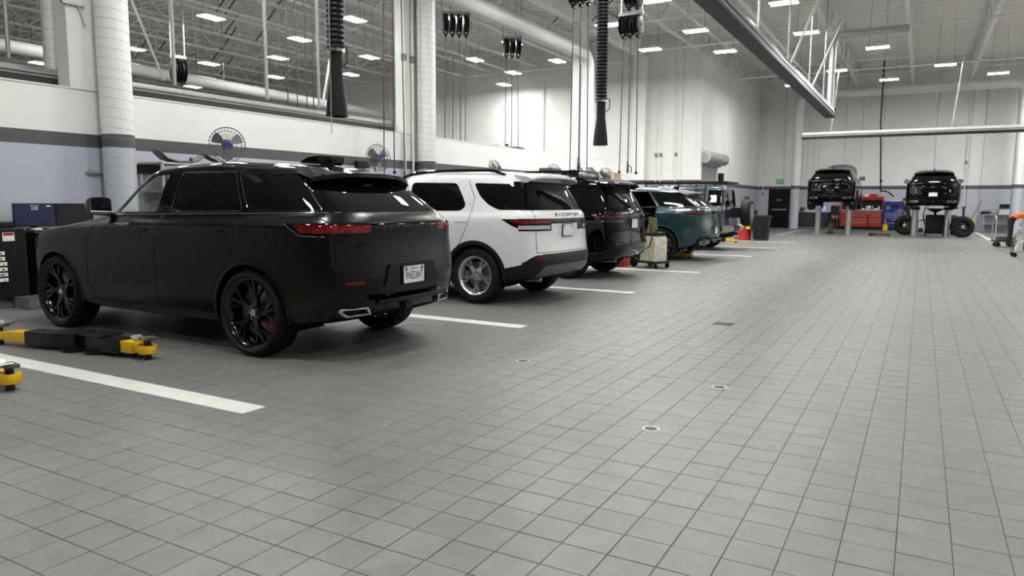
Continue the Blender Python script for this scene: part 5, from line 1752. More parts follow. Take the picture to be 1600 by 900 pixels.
MB().bar((.05, -.1, .035), (.22, .12, .085), .05, .03).build('clip_strip', M['black_plastic'], t)
t = thing('trim_bracket', 'folded black trim bracket lying right beside the curved grey trim panel', 'car part', (XW + .40, q.y + .30, CZ + .005), R(90))
MB().bar((-.26, 0, .015), (.02, 0, .15), .12, .03).build('front_flap', M['black_plastic'], t)
MB().bar((.0, 0, .15), (.34, 0, .015), .12, .03).build('rear_flap', M['black_plastic'], t)
za, zc = sh1.surf_z(2.63, .15), sh1.surf_z(3.03, .15)
t = thing('instrument_pod', 'low black instrument pod standing on the rear of the satin black roof', 'instrument', (-8.15 + 2.83, 5.55, (za + zc) / 2 + .008))
t.rotation_euler = (0, math.atan2(za - zc, .40), 0)
MB().prism(round_poly([(-.22, 0), (.20, 0), (.20, .075), (.02, .085), (-.12, .06)], .03), -.09, .09, 'Y').build('pod', M['gloss_black_paint'], t, 40)
MB().cbox(.04, .21, -.10, .10, .02, .092, .01).build('pod_box', M['black_plastic'], t)
z = sh2.surf_z(2.1, .0)
t = thing('equipment_tray', 'black steel equipment tray on the roof of the glossy black SUV', 'tray', (-8.50 + 2.35, 12.95, max(sh2.surf_z(x_, y_) for x_ in (1.8, 2.1, 2.35, 2.6, 2.9) for y_ in (-.3, 0, .3)) + .002))
MB().cbox(-.55, .55, -.45, .45, 0, .05, .01).build('tray_floor', M['black_plastic'], t)
for s in (-1, 1):
    MB().tube([(-.56, s * .46, .0), (-.56, s * .46, .13), (.56, s * .46, .13), (.56, s * .46, .0)], .02, 8).build('side_rail', M['gloss_black_paint'], t, 40)
    MB().bar((s * .56, -.46, .13), (s * .56, .46, .13), .035, .035).build('cross_rail', M['gloss_black_paint'], t)
MB().cbox(-.40, -.1, -.2, .2, .05, .22, .02).build('battery_case', M['mid_grey_plastic'], t)
MB().lathe([(.06, .05), (.10, .07), (.10, .17), (.06, .19)], 16, 'Z', (.2, .1, 0), closed=True).build('cable_coil', M['black_rubber'], t, 40)

# ---------------------------------------------------------------- between the cars
p = at_z(978, 417, 0)
t = thing('drain_pan', 'red plastic drain can on the floor behind the glossy black SUV', 'can', (p.x - .30, p.y + .1, 0))
MB().prism([(-.34, 0), (.30, 0), (.27, .20), (.20, .26), (-.30, .26)], -.20, .20, 'Y').build('can_body', M['red_bin'], t, 40)
MB().cyl((-.15, 0, .26), (-.15, 0, .31), .05, n=14).build('can_cap', M['black_plastic'], t, 40)
MB().tube([(.02, 0, .25), (.04, 0, .31), (.16, 0, .31), (.20, 0, .25)], .014, 6).build('can_handle', M['red_bin'], t)
p = at_z(1018, 418, 0)
t = thing('fluid_cart', 'wheeled fluid cart with grimy white tank and looping hose', 'cart', (p.x, p.y + .05, 0), R(-25))
MB().cbox(-.32, .30, -.22, .22, .10, .15, .012).build('base_frame', M['black_steel'], t)
MB().prism([(-.21, .15), (.23, .15), (.23, .62), (.18, .68), (-.12, .68), (-.15, .55)], -.19, .19, 'Y').build('tank', M['tank_white'], t, 40)
MB().cbox(-.16, .20, -.17, .17, .68, .76, .02).build('tank_lid', M['black_plastic'], t)
MB().cyl((-.02, 0, .76), (-.02, 0, 1.06), .115, .085, n=18).build('reservoir', M['dirty_yellow'], t, 40)
for s in (-1, 1):
    MB().tube([(-.20, s * .19, .12), (-.20, s * .18, .75), (-.14, s * .11, 1.02), (-.06, 0, 1.09)], .013, 8).build('push_handle', M['black_steel'], t, 40)
MB().tube([(-.06, -.05, 1.07), (.08, -.21, .95), (.20, -.24, .70), (.14, -.25, .46), (-.02, -.25, .40), (-.16, -.24, .52), (-.18, -.22, .80)], .014, 8).build('hose', M['black_rubber'], t, 40)
MB().bar((.10, .0, .80), (.36, -.1, .84), .03, .03).build('dispense_arm', M['black_steel'], t)
for i, (x, y, r_) in enumerate(((-.30, -.26, .11), (-.30, .26, .11))):
    MB().lathe([(.02, -.02), (r_ - .03, -.02), (r_, -.015), (r_, .015), (r_ - .03, .02), (.02, .02)], 20, 'Y', (x, y, r_), closed=True).build('wheel', M['black_rubber'], t, 40)
for y in (-.18, .18):
    c = MB().lathe([(.01, -.015), (.05, -.015), (.05, .015), (.01, .015)], 14, 'Y', (.26, y, .05), closed=True).build('caster', M['black_rubber'], t, 40)
    MB().bar((.26, y, .05), (.26, y, .11), .03, .03).build('caster_fork', M['black_steel'], c)
p = at_z(1187, 376, 0)
t = thing('trash_bin', 'dark grey wheeled bin standing past the boxy off-roader', 'bin', (p.x, p.y + .2, 0))
MB()._add([(-.24, -.24, .04), (.24, -.24, .04), (.24, .24, .04), (-.24, .24, .04), (-.30, -.28, .86), (.30, -.28, .86), (.30, .28, .86), (-.30, .28, .86)],
          [(3, 2, 1, 0), (0, 1, 5, 4), (1, 2, 6, 5), (2, 3, 7, 6), (3, 0, 4, 7)]).build('bin_body', M['black_plastic'], t)
MB().cbox(-.33, .33, -.31, .31, .84, .90, .015).build('bin_rim', M['black_plastic'], t)
MB().cbox(-.31, .31, -.29, .29, .90, .94, .02).build('bin_lid', M['black_plastic'], t)
for s in (-1, 1): MB().lathe([(.01, -.02), (.07, -.02), (.07, .02), (.01, .02)], 14, 'X', (s * .2, .24, .07), closed=True).build('wheel', M['black_rubber'], t, 40)
t = thing('waste_can', 'red metal waste can next to the dark grey bin', 'can', (p.x - .62, p.y + .25, 0))
MB().lathe([(0, 0), (.25, 0), (.26, .02), (.25, .05), (.25, .55), (.265, .57), (.25, .60), (.12, .68), (0, .69)], 24, 'Z').build('can_body', M['red_bin'], t, 40)
MB().box(.10, .26, -.255, -.245, .42, .52).build('yellow_label', M['yellow_paint'], t)
MB().tube([(-.1, 0, .67), (-.06, 0, .73), (.06, 0, .73), (.1, 0, .67)], .012, 6).build('can_handle', M['black_steel'], t)
# wall station by the corner block
t = thing('supply_station', 'black supply cabinet with yellow bottle by the far corner', 'cabinet', (XB + .04, 40.6, 0))
MB().cbox(0, .55, -.6, .6, 0, 1.0, .012).build('cabinet_body', M['black_steel'], t)
for i in range(3): MB().cbox(.55, .565, -.56, .56, .08 + i * .30, .34 + i * .30, .005).build('drawer', M['dark_grey_plastic'], t)
MB().cbox(.02, .10, -.5, .4, 1.0, 1.75, .01).build('back_panel', M['grey_plastic'], t)
MB().cbox(.10, .30, -.45, -.05, 1.35, 1.62, .01).build('display_box', M['black_plastic'], t)
bt = MB().lathe([(0, 1.0), (.06, 1.0), (.06, 1.18), (.025, 1.24), (.025, 1.28), (0, 1.28)], 14, 'Z', (.35, -.3, 0)).build('bottle', M['yellow_paint'], t, 40)
MB().box(.10, .105, .0, .35, 1.60, 1.72).build('sign', M['black_plastic'], t)
t = thing('storage_cabinet', 'black storage cabinet right of the black door', 'cabinet', (-6.30, YF - .42, 0))
MB().cbox(-.19, .19, -.30, .30, 0, .92, .015).build('cabinet_body', M['black_steel'], t)
for s in (-1, 1):
    d = MB().cbox(s * .092 - .088, s * .092 + .088, -.315, -.30, .05, .88, .005).build('cabinet_door', M['black_plastic'], t)
    MB().bar((s * .02, -.325, .40), (s * .02, -.325, .55), .012, .012).build('handle', M['dark_grey_plastic'], d)

# ---------------------------------------------------------------- doors
d1 = struct(MB().box(-7.62, -6.60, YF - .055, YF - .03, 0, 2.14).build('door_1', M['door_black']))
MB().box(-7.70, -7.62, YF - .08, YF - .03, 0, 2.18).build('door_frame', M['black_plastic'], d1)
MB().box(-6.60, -6.52, YF - .08, YF - .03, 0, 2.18).build('door_frame', M['black_plastic'], d1)
MB().box(-7.70, -6.52, YF - .08, YF - .03, 2.14, 2.20).build('door_frame', M['black_plastic'], d1)
MB().cbox(-7.50, -6.70, YF - .13, YF - .09, 1.0, 1.05, .01).build('push_bar', M['brushed_steel'], d1)
for x in (-7.48, -6.74): MB().cbox(x - .05, x + .05, YF - .11, YF - .05, .97, 1.08, .01).build('bar_mount', M['black_steel'], d1)
MB().box(-7.24, -6.98, YF - .058, YF - .054, 1.52, 1.62).build('door_sign', M['grey_plastic'], d1)
t = thing('exit_sign', 'green lit exit sign on the wall above the black door', 'sign', (-7.13, YF - .03, 2.50))
MB().cbox(-.20, .20, -.05, 0, -.02, .24, .01).build('sign_case', M['grey_plastic'], t)
MB().box(-.18, .18, -.054, -.05, 0, .22).build('sign_face', M['exit_green'], t)
text_mesh('sign_text', 'EXIT', .14, M['paper_white'], t, Matrix.Translation((0, -.055, .11)) @ Matrix.Rotation(pi / 2, 4, 'X'), .0006)
d2 = struct(MB().box(XB + .025, XB + .05, 30.95, 33.9, 0, 3.05).build('door_2', M['steel_slat']))
for i in range(36):
    z0 = .02 + i * .084
    MB().prism([(XB + .05, z0), (XB + .085, z0 + .018), (XB + .085, z0 + .060), (XB + .05, z0 + .080)], 30.98, 33.87, 'Y').build('slat', M['steel_slat'], d2)
for y in (30.86, 33.86): MB().cbox(XB + .02, XB + .13, y, y + .12, 0, 3.25, .008).build('guide', M['painted_wall'], d2)
MB().cyl((XB + .32, 30.80, 3.32), (XB + .32, 34.1, 3.32), .25, n=28).build('drum_hood', M['galvanised'], d2, 40)
for y in (30.8, 31.9, 33.0, 34.06): MB().lathe([(.25, 0), (.262, 0), (.262, .04), (.25, .04)], 28, 'Y', (XB + .32, y, 3.32), closed=True).build('hood_band', M['steel_slat'], d2, 40)
for y in (30.78, 34.1): MB().prism([(XB + .02, 2.95), (XB + .30, 3.08), (XB + .52, 3.32), (XB + .30, 3.50), (XB + .02, 3.50)], y, y + .02, 'Y').build('end_bracket', M['steel_slat'], d2)
MB().cbox(XB + .03, XB + .25, 34.25, 34.65, 2.0, 2.75, .02).build('motor_box', M['black_plastic'], d2)

# ---------------------------------------------------------------- far wall furniture
def far(px): return at_y(px, 340, YF - .6).x
t = thing('steel_bench', 'dark steel cabinet bench with pale top behind the left lift', 'workbench', (far(1248), YF - .72, 0))
Wb = far(1296) - far(1248)
MB().cbox(0, Wb, 0, .65, .08, .90, .01).build('cabinet_body', M['black_plastic'], t)
MB().cbox(-.04, Wb + .04, -.04, .66, .90, .95, .008).build('bench_top', M['brushed_steel'], t)
for i in range(2): MB().cbox(.05 + i * Wb / 2, Wb / 2 - .04 + i * Wb / 2, -.015, 0, .14, .85, .006).build('cabinet_door', M['dark_grey_plastic'], t)
for x in (.02, Wb - .06): MB().cbox(x, x + .04, .0, .04, 0, .08, .004).build('leg', M['brushed_steel'], t)
MB().box(0, Wb, .02, .05, .05, .08).build('foot_rail', M['brushed_steel'], t)
x = far(1284)
t = thing('laptop', 'open laptop with pale blue screen on the steel bench', 'laptop', (x, YF - .45, .95))
MB().cbox(-.2, .2, -.14, .12, 0, .02, .006).build('keyboard_base', M['black_plastic'], t)
lid = MB().box(-.2, .2, .10, .12, .01, .32).build('lid', M['black_plastic'], t)
MB().box(-.185, .185, .096, .0998, .03, .305).build('screen', M['screen_pale'], lid)
t = thing('bench_vise', 'small black bench vise at the left end of the steel bench', 'vise', (far(1252), YF - .45, .95))
MB().cbox(-.12, .12, -.10, .10, 0, .06, .01).build('vise_base', M['black_steel'], t)
MB().cbox(-.08, .03, -.07, .07, .06, .22, .02).build('fixed_jaw', M['black_steel'], t)
MB().cbox(.06, .12, -.07, .07, .10, .22, .015).build('moving_jaw', M['black_steel'], t)
MB().cyl((.0, 0, .14), (.22, 0, .14), .02, n=10).build('screw', M['black_steel'], t)
# red tool chest with hutch
x0, x1 = far(1313), far(1379)
W_ = x1 - x0
t = thing('tool_chest', 'wide red tool chest with hutch and cluttered worktop by the left lift', 'tool chest', (x0, YF - .80, 0))
MB().cbox(0, W_, .02, .72, .14, 1.02, .012).build('chest_body', M['black_steel'], t)
MB().cbox(-.02, W_ + .02, 0, .74, 1.02, 1.07, .008).build('worktop', M['brushed_steel'], t)
def drawer(xa, xb, za, zb):
    d = MB().cbox(xa, xb, 0, .02, za, zb, .004).build('drawer', M['red_paint'], t)
    MB().bar((xa + .03, -.012, zb - .02), (xb - .03, -.012, zb - .02), .02, .02).build('drawer_pull', M['brushed_steel'], d)
s = W_ / 2.45
drawer(.04 * s, .42 * s, .17, .99)
for za, zb in ((.90, .99), (.78, .885)): drawer(.46 * s, 2.40 * s, za, zb)
for za, zb in ((.60, .765), (.50, .59), (.40, .49), (.17, .39)): drawer(.46 * s, 1.60 * s, za, zb)
for za, zb in ((.60, .765), (.47, .59), (.17, .46)): drawer(1.66 * s, 2.40 * s, za, zb)
MB().cbox(.02, W_ - .02, .60, .72, 1.07, 1.58, .01).build('hutch_back', M['black_steel'], t)
MB().cbox(0, .06, .30, .72, 1.07, 1.60, .008).build('hutch_side', M['red_paint'], t)
MB().cbox(W_ - .06, W_, .30, .72, 1.07, 1.60, .008).build('hutch_side', M['red_paint'], t)
MB().cbox(0, W_, .20, .74, 1.58, 1.76, .012).build('hutch_top', M['red_paint'], t)
for xx in (.15, W_ - .15):
    for yy in (.1, .6): MB().lathe([(.01, -.03), (.07, -.03), (.07, .03), (.01, .03)], 14, 'X', (xx, yy, .07), closed=True).build('caster', M['black_rubber'], t, 40)
rng = random.Random(5)
wares = [('spray_can', 'white spray can', 'can'), ('parts_box', 'small pale parts box', 'box'), ('shop_rag', 'crumpled white rag', 'rag'), ('oil_bottle', 'blue and white bottle', 'bottle')]
spots = [(.55, 1), (.72, 3), (.88, 0), (1.02, 1), (1.16, 3), (1.30, 2), (1.52, 0), (1.66, 1), (1.84, 3), (2.02, 2), (2.2, 0)]
for i, (u, k) in enumerate(spots):
    nm, lb, ct = wares[k]
    o = thing(nm, lb + ', ' + NUM[i] + ' item from the left on the red chest worktop', ct, (x0 + u * s, YF - .55 + rng.uniform(-.08, .05), 1.074), rng.uniform(-.5, .5), 'clutter on the red tool chest')
    if k == 0:
        MB().lathe([(0, 0), (.033, 0), (.033, .16), (.02, .18), (0, .18)], 14, 'Z').build('can', M['paper_white'], o, 40); MB().cyl((0, 0, .18), (0, 0, .21), .015, n=10).build('cap', M['red_bin'], o)
    elif k == 1:
        MB().cbox(-.06, .06, -.04, .04, 0, .15 + .06 * (i % 3), .006).build('carton', M['paper_white'], o); MB().box(-.04, .04, -.0415, -.04, .04, .10).build('print', M['blue_paint'], o)
    elif k == 2:
        MB().sphere((0, 0, .035), .1, 10, (1, .7, .36)).build('cloth', M['paper_white'], o, 60); MB().sphere((.05, -.02, .05), .05, 8, (1, .8, .6)).build('fold', M['paper_white'], o, 60)
    else:
        MB().lathe([(0, 0), (.045, 0), (.045, .14), (.02, .19), (.02, .22), (0, .22)], 14, 'Z').build('flask', M['tail_clear'], o, 40); MB().lathe([(.0455, .04), (.0465, .04), (.0465, .11), (.0455, .11)], 14, 'Z', closed=True).build('label_band', M['blue_paint'], o)
for i, (u, mat, lb) in enumerate(((.8, 'cardboard', 'brown carton on top of the red hutch'), (1.3, 'paper_white', 'white box on top of the red hutch'), (1.85, 'red_bin', 'red cloth bundle on top of the red hutch'))):
    o = thing('stored_item', lb, 'box', (x0 + u * s, YF - .40, 1.76))
    if i < 2:
        MB().cbox(-.2, .2, -.12, .12, 0, .10 + .04 * i, .01).build('carton', M[mat], o); MB().box(-.03, .03, -.121, .121, .02, .105 + .04 * i).build('tape', M['grey_plastic'], o)
    else:
        MB().sphere((0, 0, .08), .2, 12, (1.2, .7, .38)).build('cloth', M[mat], o, 60); MB().sphere((.12, -.04, .10), .09, 10, (1, .8, .6)).build('fold', M[mat], o, 60)
# blue tool chest
x0, x1 = far(1381), far(1413); W_ = x1 - x0
t = thing('tool_chest', 'blue tool chest with silver drawer trims behind the person in black', 'tool chest', (x0, YF - .75, 0))
MB().cbox(0, W_, .02, .66, .14, 1.50, .012).build('chest_body', M['blue_paint'], t)
MB().cbox(-.01, W_ + .01, 0, .67, 1.50, 1.53, .006).build('top_lid', M['blue_paint'], t)
for i, zb in enumerate((.40, .58, .70, .80, .90)):
    d = MB().cbox(.04, W_ - .04, 0, .02, zb - .09 if i else .18, zb, .004).build('drawer', M['blue_paint'], t)
    MB().bar((.05, -.01, zb - .02), (W_ - .05, -.01, zb - .02), .02, .028).build('drawer_pull', M['brushed_steel'], d)
MB().box(.10, .26, .012, .02, 1.10, 1.25).build('green_card', M['green_card'], t)
MB().cbox(.36, .70, -.04, .02, 1.22, 1.36, .01).build('tool_holder', M['black_plastic'], t)
for xx in (.12, W_ - .12): MB().lathe([(.01, -.03), (.07, -.03), (.07, .03), (.01, .03)], 14, 'X', (xx, .1, .07), closed=True).build('caster', M['black_rubber'], t, 40)
# bench and printer at the right
x0, x1 = far(1535), far(1582); W_ = x1 - x0
t = thing('steel_table', 'grey steel table with lower shelf under the printer', 'table', (x0, YF - .78, 0))
MB().cbox(0, W_, 0, .7, .86, .90, .006).build('table_top', M['galvanised'], t)
for xx in (.03, W_ - .07):
    for yy in (.03, .63): MB().box(xx, xx + .04, yy, yy + .04, 0, .86).build('leg', M['galvanised'], t)
MB().box(0.03, W_ - .03, .05, .65, .40, .43).build('lower_shelf', M['galvanised'], t)
x = far(1569)
t = thing('printer', 'white and black printer standing on the grey steel table', 'printer', (x, YF - .45, .90))
MB().cbox(-.22, .22, -.2, .2, 0, .26, .012).build('printer_body', M['paper_white'], t)
MB().cbox(-.21, .21, -.18, .2, .26, .50, .02).build('scanner', M['black_plastic'], t)
MB().box(-.16, .12, -.24, -.18, .30, .33).build('output_tray', M['grey_plastic'], t)
t = thing('dome_lamp', 'small silver dome lamp on the grey steel table', 'lamp', (far(1553), YF - .4, .90))
MB().lathe([(0, .20), (.08, .18), (.11, .12), (.11, .08), (.02, .06)], 16, 'Z').build('dome', M['chrome'], t, 40)
MB().cyl((0, 0, 0), (0, 0, .1), .03, .02, n=10).build('dome_foot', M['black_plastic'], t)
t = thing('tool_bag', 'low dark red and black tool bag at the left end of the steel table', 'bag', (far(1540), YF - .4, .90))
MB().cbox(-.22, .22, -.12, .12, 0, .14, .05).build('bag_body', M['black_plastic'], t, 40)
MB().tube([(-.1, 0, .13), (-.06, 0, .20), (.06, 0, .20), (.1, 0, .13)], .015, 6).build('bag_handle', M['red_bin'], t)
# mop bucket
p = at_y(1513, 355, YF - 1.2)
t = thing('mop_bucket', 'yellow mop bucket with slanted red-brown handle by the far wall', 'bucket', (p.x, YF - 1.1, 0))
MB()._add([(-.20, -.17, .08), (.20, -.17, .08), (.20, .17, .08), (-.20, .17, .08), (-.26, -.22, .48), (.26, -.22, .48), (.26, .22, .48), (-.26, .22, .48)],
          [(3, 2, 1, 0), (0, 1, 5, 4), (1, 2, 6, 5), (2, 3, 7, 6), (3, 0, 4, 7)]).build('bucket', M['yellow_paint'], t)
MB().cbox(-.10, .24, -.16, .16, .46, .68, .02).build('wringer', M['yellow_paint'], t)
for xx in (-.15, .15): MB().lathe([(.01, -.02), (.04, -.02), (.04, .02), (.01, .02)], 12, 'Y', (xx, -.12, .04), closed=True).build('caster', M['black_rubber'], t)
MB().cyl((-.02, 0, .35), (.50, .2, 1.62), .018, n=8).build('mop_handle', M['wood_tool'], t)
MB().sphere((-.04, 0, .42), .12, 10, (1, 1, .8)).build('mop_head', M['cardboard'], t, 60)
# loose wheels
def loose_wheel(label, px, py, yaw, r=.44, lean=.0, dy=0):
    p = at_z(px, py, 0)
    t = thing('loose_wheel', label, 'wheel', (p.x, p.y + dy, 0), yaw, 'wheels taken off the lifted car')
    w = make_wheel_parts('plain', t, r, .30, .235, M['matte_black_rim'], False, True)
    w.location = (0, 0, r + .004); w.rotation_euler = (lean, .4, 0)
    sb = MB()
    for i in range(6):
        a = 2 * pi * i / 6
        sb.cyl((.055 * cos(a), -.118, .055 * sin(a)), (.055 * cos(a), -.150, .055 * sin(a)), .016, n=6)
    tag(sb.build('wheel_studs', M['chrome'], w), kind='stuff')
    MB().lathe([(.02, -.145), (.075, -.14), (.08, -.12), (.02, -.12)], 16, 'Y', closed=True).build('hub_ring', M['silver_rim'], w, 40)
loose_wheel('black off-road wheel leaning in front of the person in black', 1414, 367, R(-18))
loose_wheel('black off-road wheel at the right foot of the lift, front one of the pair', 1502, 371, R(12))
loose_wheel('black off-road wheel half hidden behind the right front wheel', 1488, 368, R(25), dy=.75)
# machines under the lifted car
t = thing('oil_drain', 'black wheeled oil drain tank with wide funnel under the lifted car', 'drain tank', (.55, 36.9, 0))
MB().cbox(-.36, .36, -.3, .3, .10, .92, .03).build('tank', M['black_plastic'], t, 40)
MB().lathe([(.05, .92), (.05, 1.06), (.42, 1.20), (.43, 1.20), (.07, 1.03)], 24, 'Z').build('funnel', M['black_steel'], t, 40)
MB().cbox(-.36, -.30, -.31, .31, .10, .14, .005).build('skirt', M['grey_plastic'], t)
for s in (-1, 1): MB().lathe([(.01, -.03), (.10, -.03), (.10, .03), (.01, .03)], 16, 'X', (s * .33, -.22, .10), closed=True).build('wheel', M['black_rubber'], t, 40)
MB().tube([(-.38, 0, .5), (-.45, -.1, .9), (-.40, -.1, 1.25), (-.25, -.1, 1.30)], .02, 8).build('hose', M['black_rubber'], t, 40)
t = thing('parts_trolley', 'dark parts trolley with brake parts between the lift posts', 'trolley', (-.02 + .16, 38.1, 0))
MB().cbox(-.26, .26, -.2, .2, .10, .13, .01).build('lower_shelf', M['black_steel'], t)
MB().cbox(-.26, .26, -.2, .2, .62, .65, .01).build('upper_shelf', M['black_steel'], t)
for sx in (-1, 1):
    for sy in (-1, 1): MB().cyl((sx * .24, sy * .18, .04), (sx * .24, sy * .18, .66), .014, n=8).build('leg', M['black_steel'], t)
MB().lathe([(.05, .66), (.16, .66), (.16, .69), (.05, .70)], 20, 'Z', (.05, 0, 0), closed=True).build('brake_disc', M['disc_steel'], t, 40)
MB().cbox(-.2, .0, -.1, .1, .13, .30, .02).build('parts_box', M['grey_plastic'], t)
t = thing('jack_stand', 'tall thin black support stand under the right side of the lifted car', 'stand', (1.62, 37.5, 0))
for a in (0, 2.1, 4.2): MB().bar((.0, 0, .35), (.28 * cos(a), .28 * sin(a), .02), .03, .03).build('leg', M['black_steel'], t)
MB().cyl((0, 0, .02), (0, 0, 1.22), .035, n=12).build('column', M['black_steel'], t, 40)
MB().cyl((0, 0, 1.22), (0, 0, 1.27), .08, n=14).build('saddle', M['black_steel'], t, 40)
# floor pieces near the left lift
p = at_z(1297, 366, 0)
t = thing('bottle_jack', 'tall dirty yellow bottle jack standing at the left lift foot', 'jack', (at_y(1298, 350, 37.0).x, 37.0, 0))
MB().cyl((0, 0, 0), (0, 0, .05), .16, n=20).build('jack_base', M['black_steel'], t)
MB().lathe([(0, .05), (.11, .05), (.11, .42), (.09, .46), (.04, .50), (0, .56)], 18, 'Z').build('jack_body', M['dirty_yellow'], t, 40)
t = thing('tool_cart', 'black tool cart with bottles right of the steel bench', 'cart', (at_y(1304, 340, YF - .9).x, YF - .9, 0))
MB().cbox(-.22, .22, -.2, .2, .12, .60, .02).build('cart_body', M['black_steel'], t)
MB().cbox(-.2, .2, -.05, .2, .60, 1.28, .02).build('tool_board', M['black_plastic'], t)
for i in range(4): MB().lathe([(0, 0), (.035, 0), (.035, .12), (.012, .16), (.012, .19), (0, .19)], 10, 'Z', (-.14 + .09 * i, -.12, .60)).build('bottle', M['tail_clear' if i % 2 else 'red_bin'], t, 40)
for s_ in (-1, 1): MB().lathe([(.01, -.02), (.06, -.02), (.06, .02), (.01, .02)], 12, 'X', (s_ * .17, 0, .06), closed=True).build('wheel', M['black_rubber'], t)
p = at_z(1374, 369, 0)
t = thing('creeper_board', 'low black creeper board on the floor before the red tool chest', 'board', (p.x, p.y, 0))
MB().cbox(-.42, .42, -.25, .25, .05, .085, .015).build('board', M['black_plastic'], t)
MB().cbox(-.40, -.15, -.2, .2, .085, .12, .02).build('head_pad', M['black_rubber'], t)
for sx in (-1, 1):
    for sy in (-1, 1): MB().sphere((sx * .34, sy * .19, .026), .026, 8).build('caster', M['black_rubber'], t)
t = thing('grease_pump', 'small yellow and blue grease pump at the foot of the blue chest', 'pump', (at_y(1383, 350, YF - 1.4).x, YF - 1.4, 0))
MB().lathe([(0, 0), (.12, 0), (.13, .24), (.14, .32), (0, .33)], 18, 'Z').build('pail', M['yellow_paint'], t, 40)
MB().cyl((0, 0, .33), (0, 0, .62), .03, n=10).build('pump_tube', M['brushed_steel'], t)
MB().cbox(.0, .30, -.04, .04, .55, .60, .01).build('pump_handle', M['blue_paint'], t)
MB().tube([(0, 0, .5), (.2, -.1, .45), (.32, -.12, .2), (.25, -.14, .04)], .015, 6).build('hose', M['black_rubber'], t)
# platform cart and tube-frame dolly at the right
p = at_z(1556, 386, 0)
t = thing('platform_cart', 'platform hand cart with curved steel handle near the right edge', 'cart', (p.x - .06, p.y + .35, 0), R(8))
MB().cbox(-.02, .62, -.26, .26, .17, .22, .02).build('deck', M['dark_grey_plastic'], t, 40)
for (yy) in (-.22, .22): MB().tube([(0, yy, .2), (0, yy, .80), (0, yy * .75, .93), (0, yy * .35, .99), (0, 0, 1.0)], .018, 8).build('push_handle', M['galvanised'], t, 40)
MB().cbox(.10, .58, -.2, .2, .22, .34, .02).build('cart_box', M['mid_grey_plastic'], t)
for xx in (.1, .5):
    for yy in (-.19, .19): MB().lathe([(.01, -.02), (.075, -.02), (.075, .02), (.01, .02)], 14, 'Y', (xx, yy, .075), closed=True).build('wheel', M['black_rubber'], t, 40)
    MB().box(xx - .03, xx + .03, -.21, .21, .12, .17).build('axle_plate', M['black_steel'], t)
p = at_z(1596, 402, 0)
t = thing('tube_dolly', 'chrome tube-frame dolly on casters cut by the right edge', 'dolly', (p.x + .10, p.y + .2, 0))
for yy in (-.22, .22):
    MB().tube([(-.30, yy, .10), (-.26, yy, .50), (-.12, yy, .92), (.10, yy, 1.10), (.40, yy, 1.12)], .017, 8).build('side_tube', M['chrome'], t, 40)
    MB().tube([(-.28, yy, .12), (.05, yy, .62), (.12, yy, 1.05)], .014, 8).build('brace_tube', M['chrome'], t, 40)
    MB().bar((-.30, yy, .12), (.50, yy, .12), .03, .03).build('bottom_rail', M['chrome'], t)
MB().cbox(-.05, .5, -.2, .2, .16, .66, .04).build('load_box', M['black_plastic'], t, 40)
MB().cbox(.0, .04, -.21, .21, .30, .80, .02).build('blue_panel', M['blue_paint'], t)
for xx in (-.26, .12, .46):
    for yy in (-.22, .22):
        MB().lathe([(.01, -.018), (.06, -.018), (.06, .018), (.01, .018)], 14, 'Y', (xx, yy, .06), closed=True).build('caster', M['black_rubber'], t, 40)

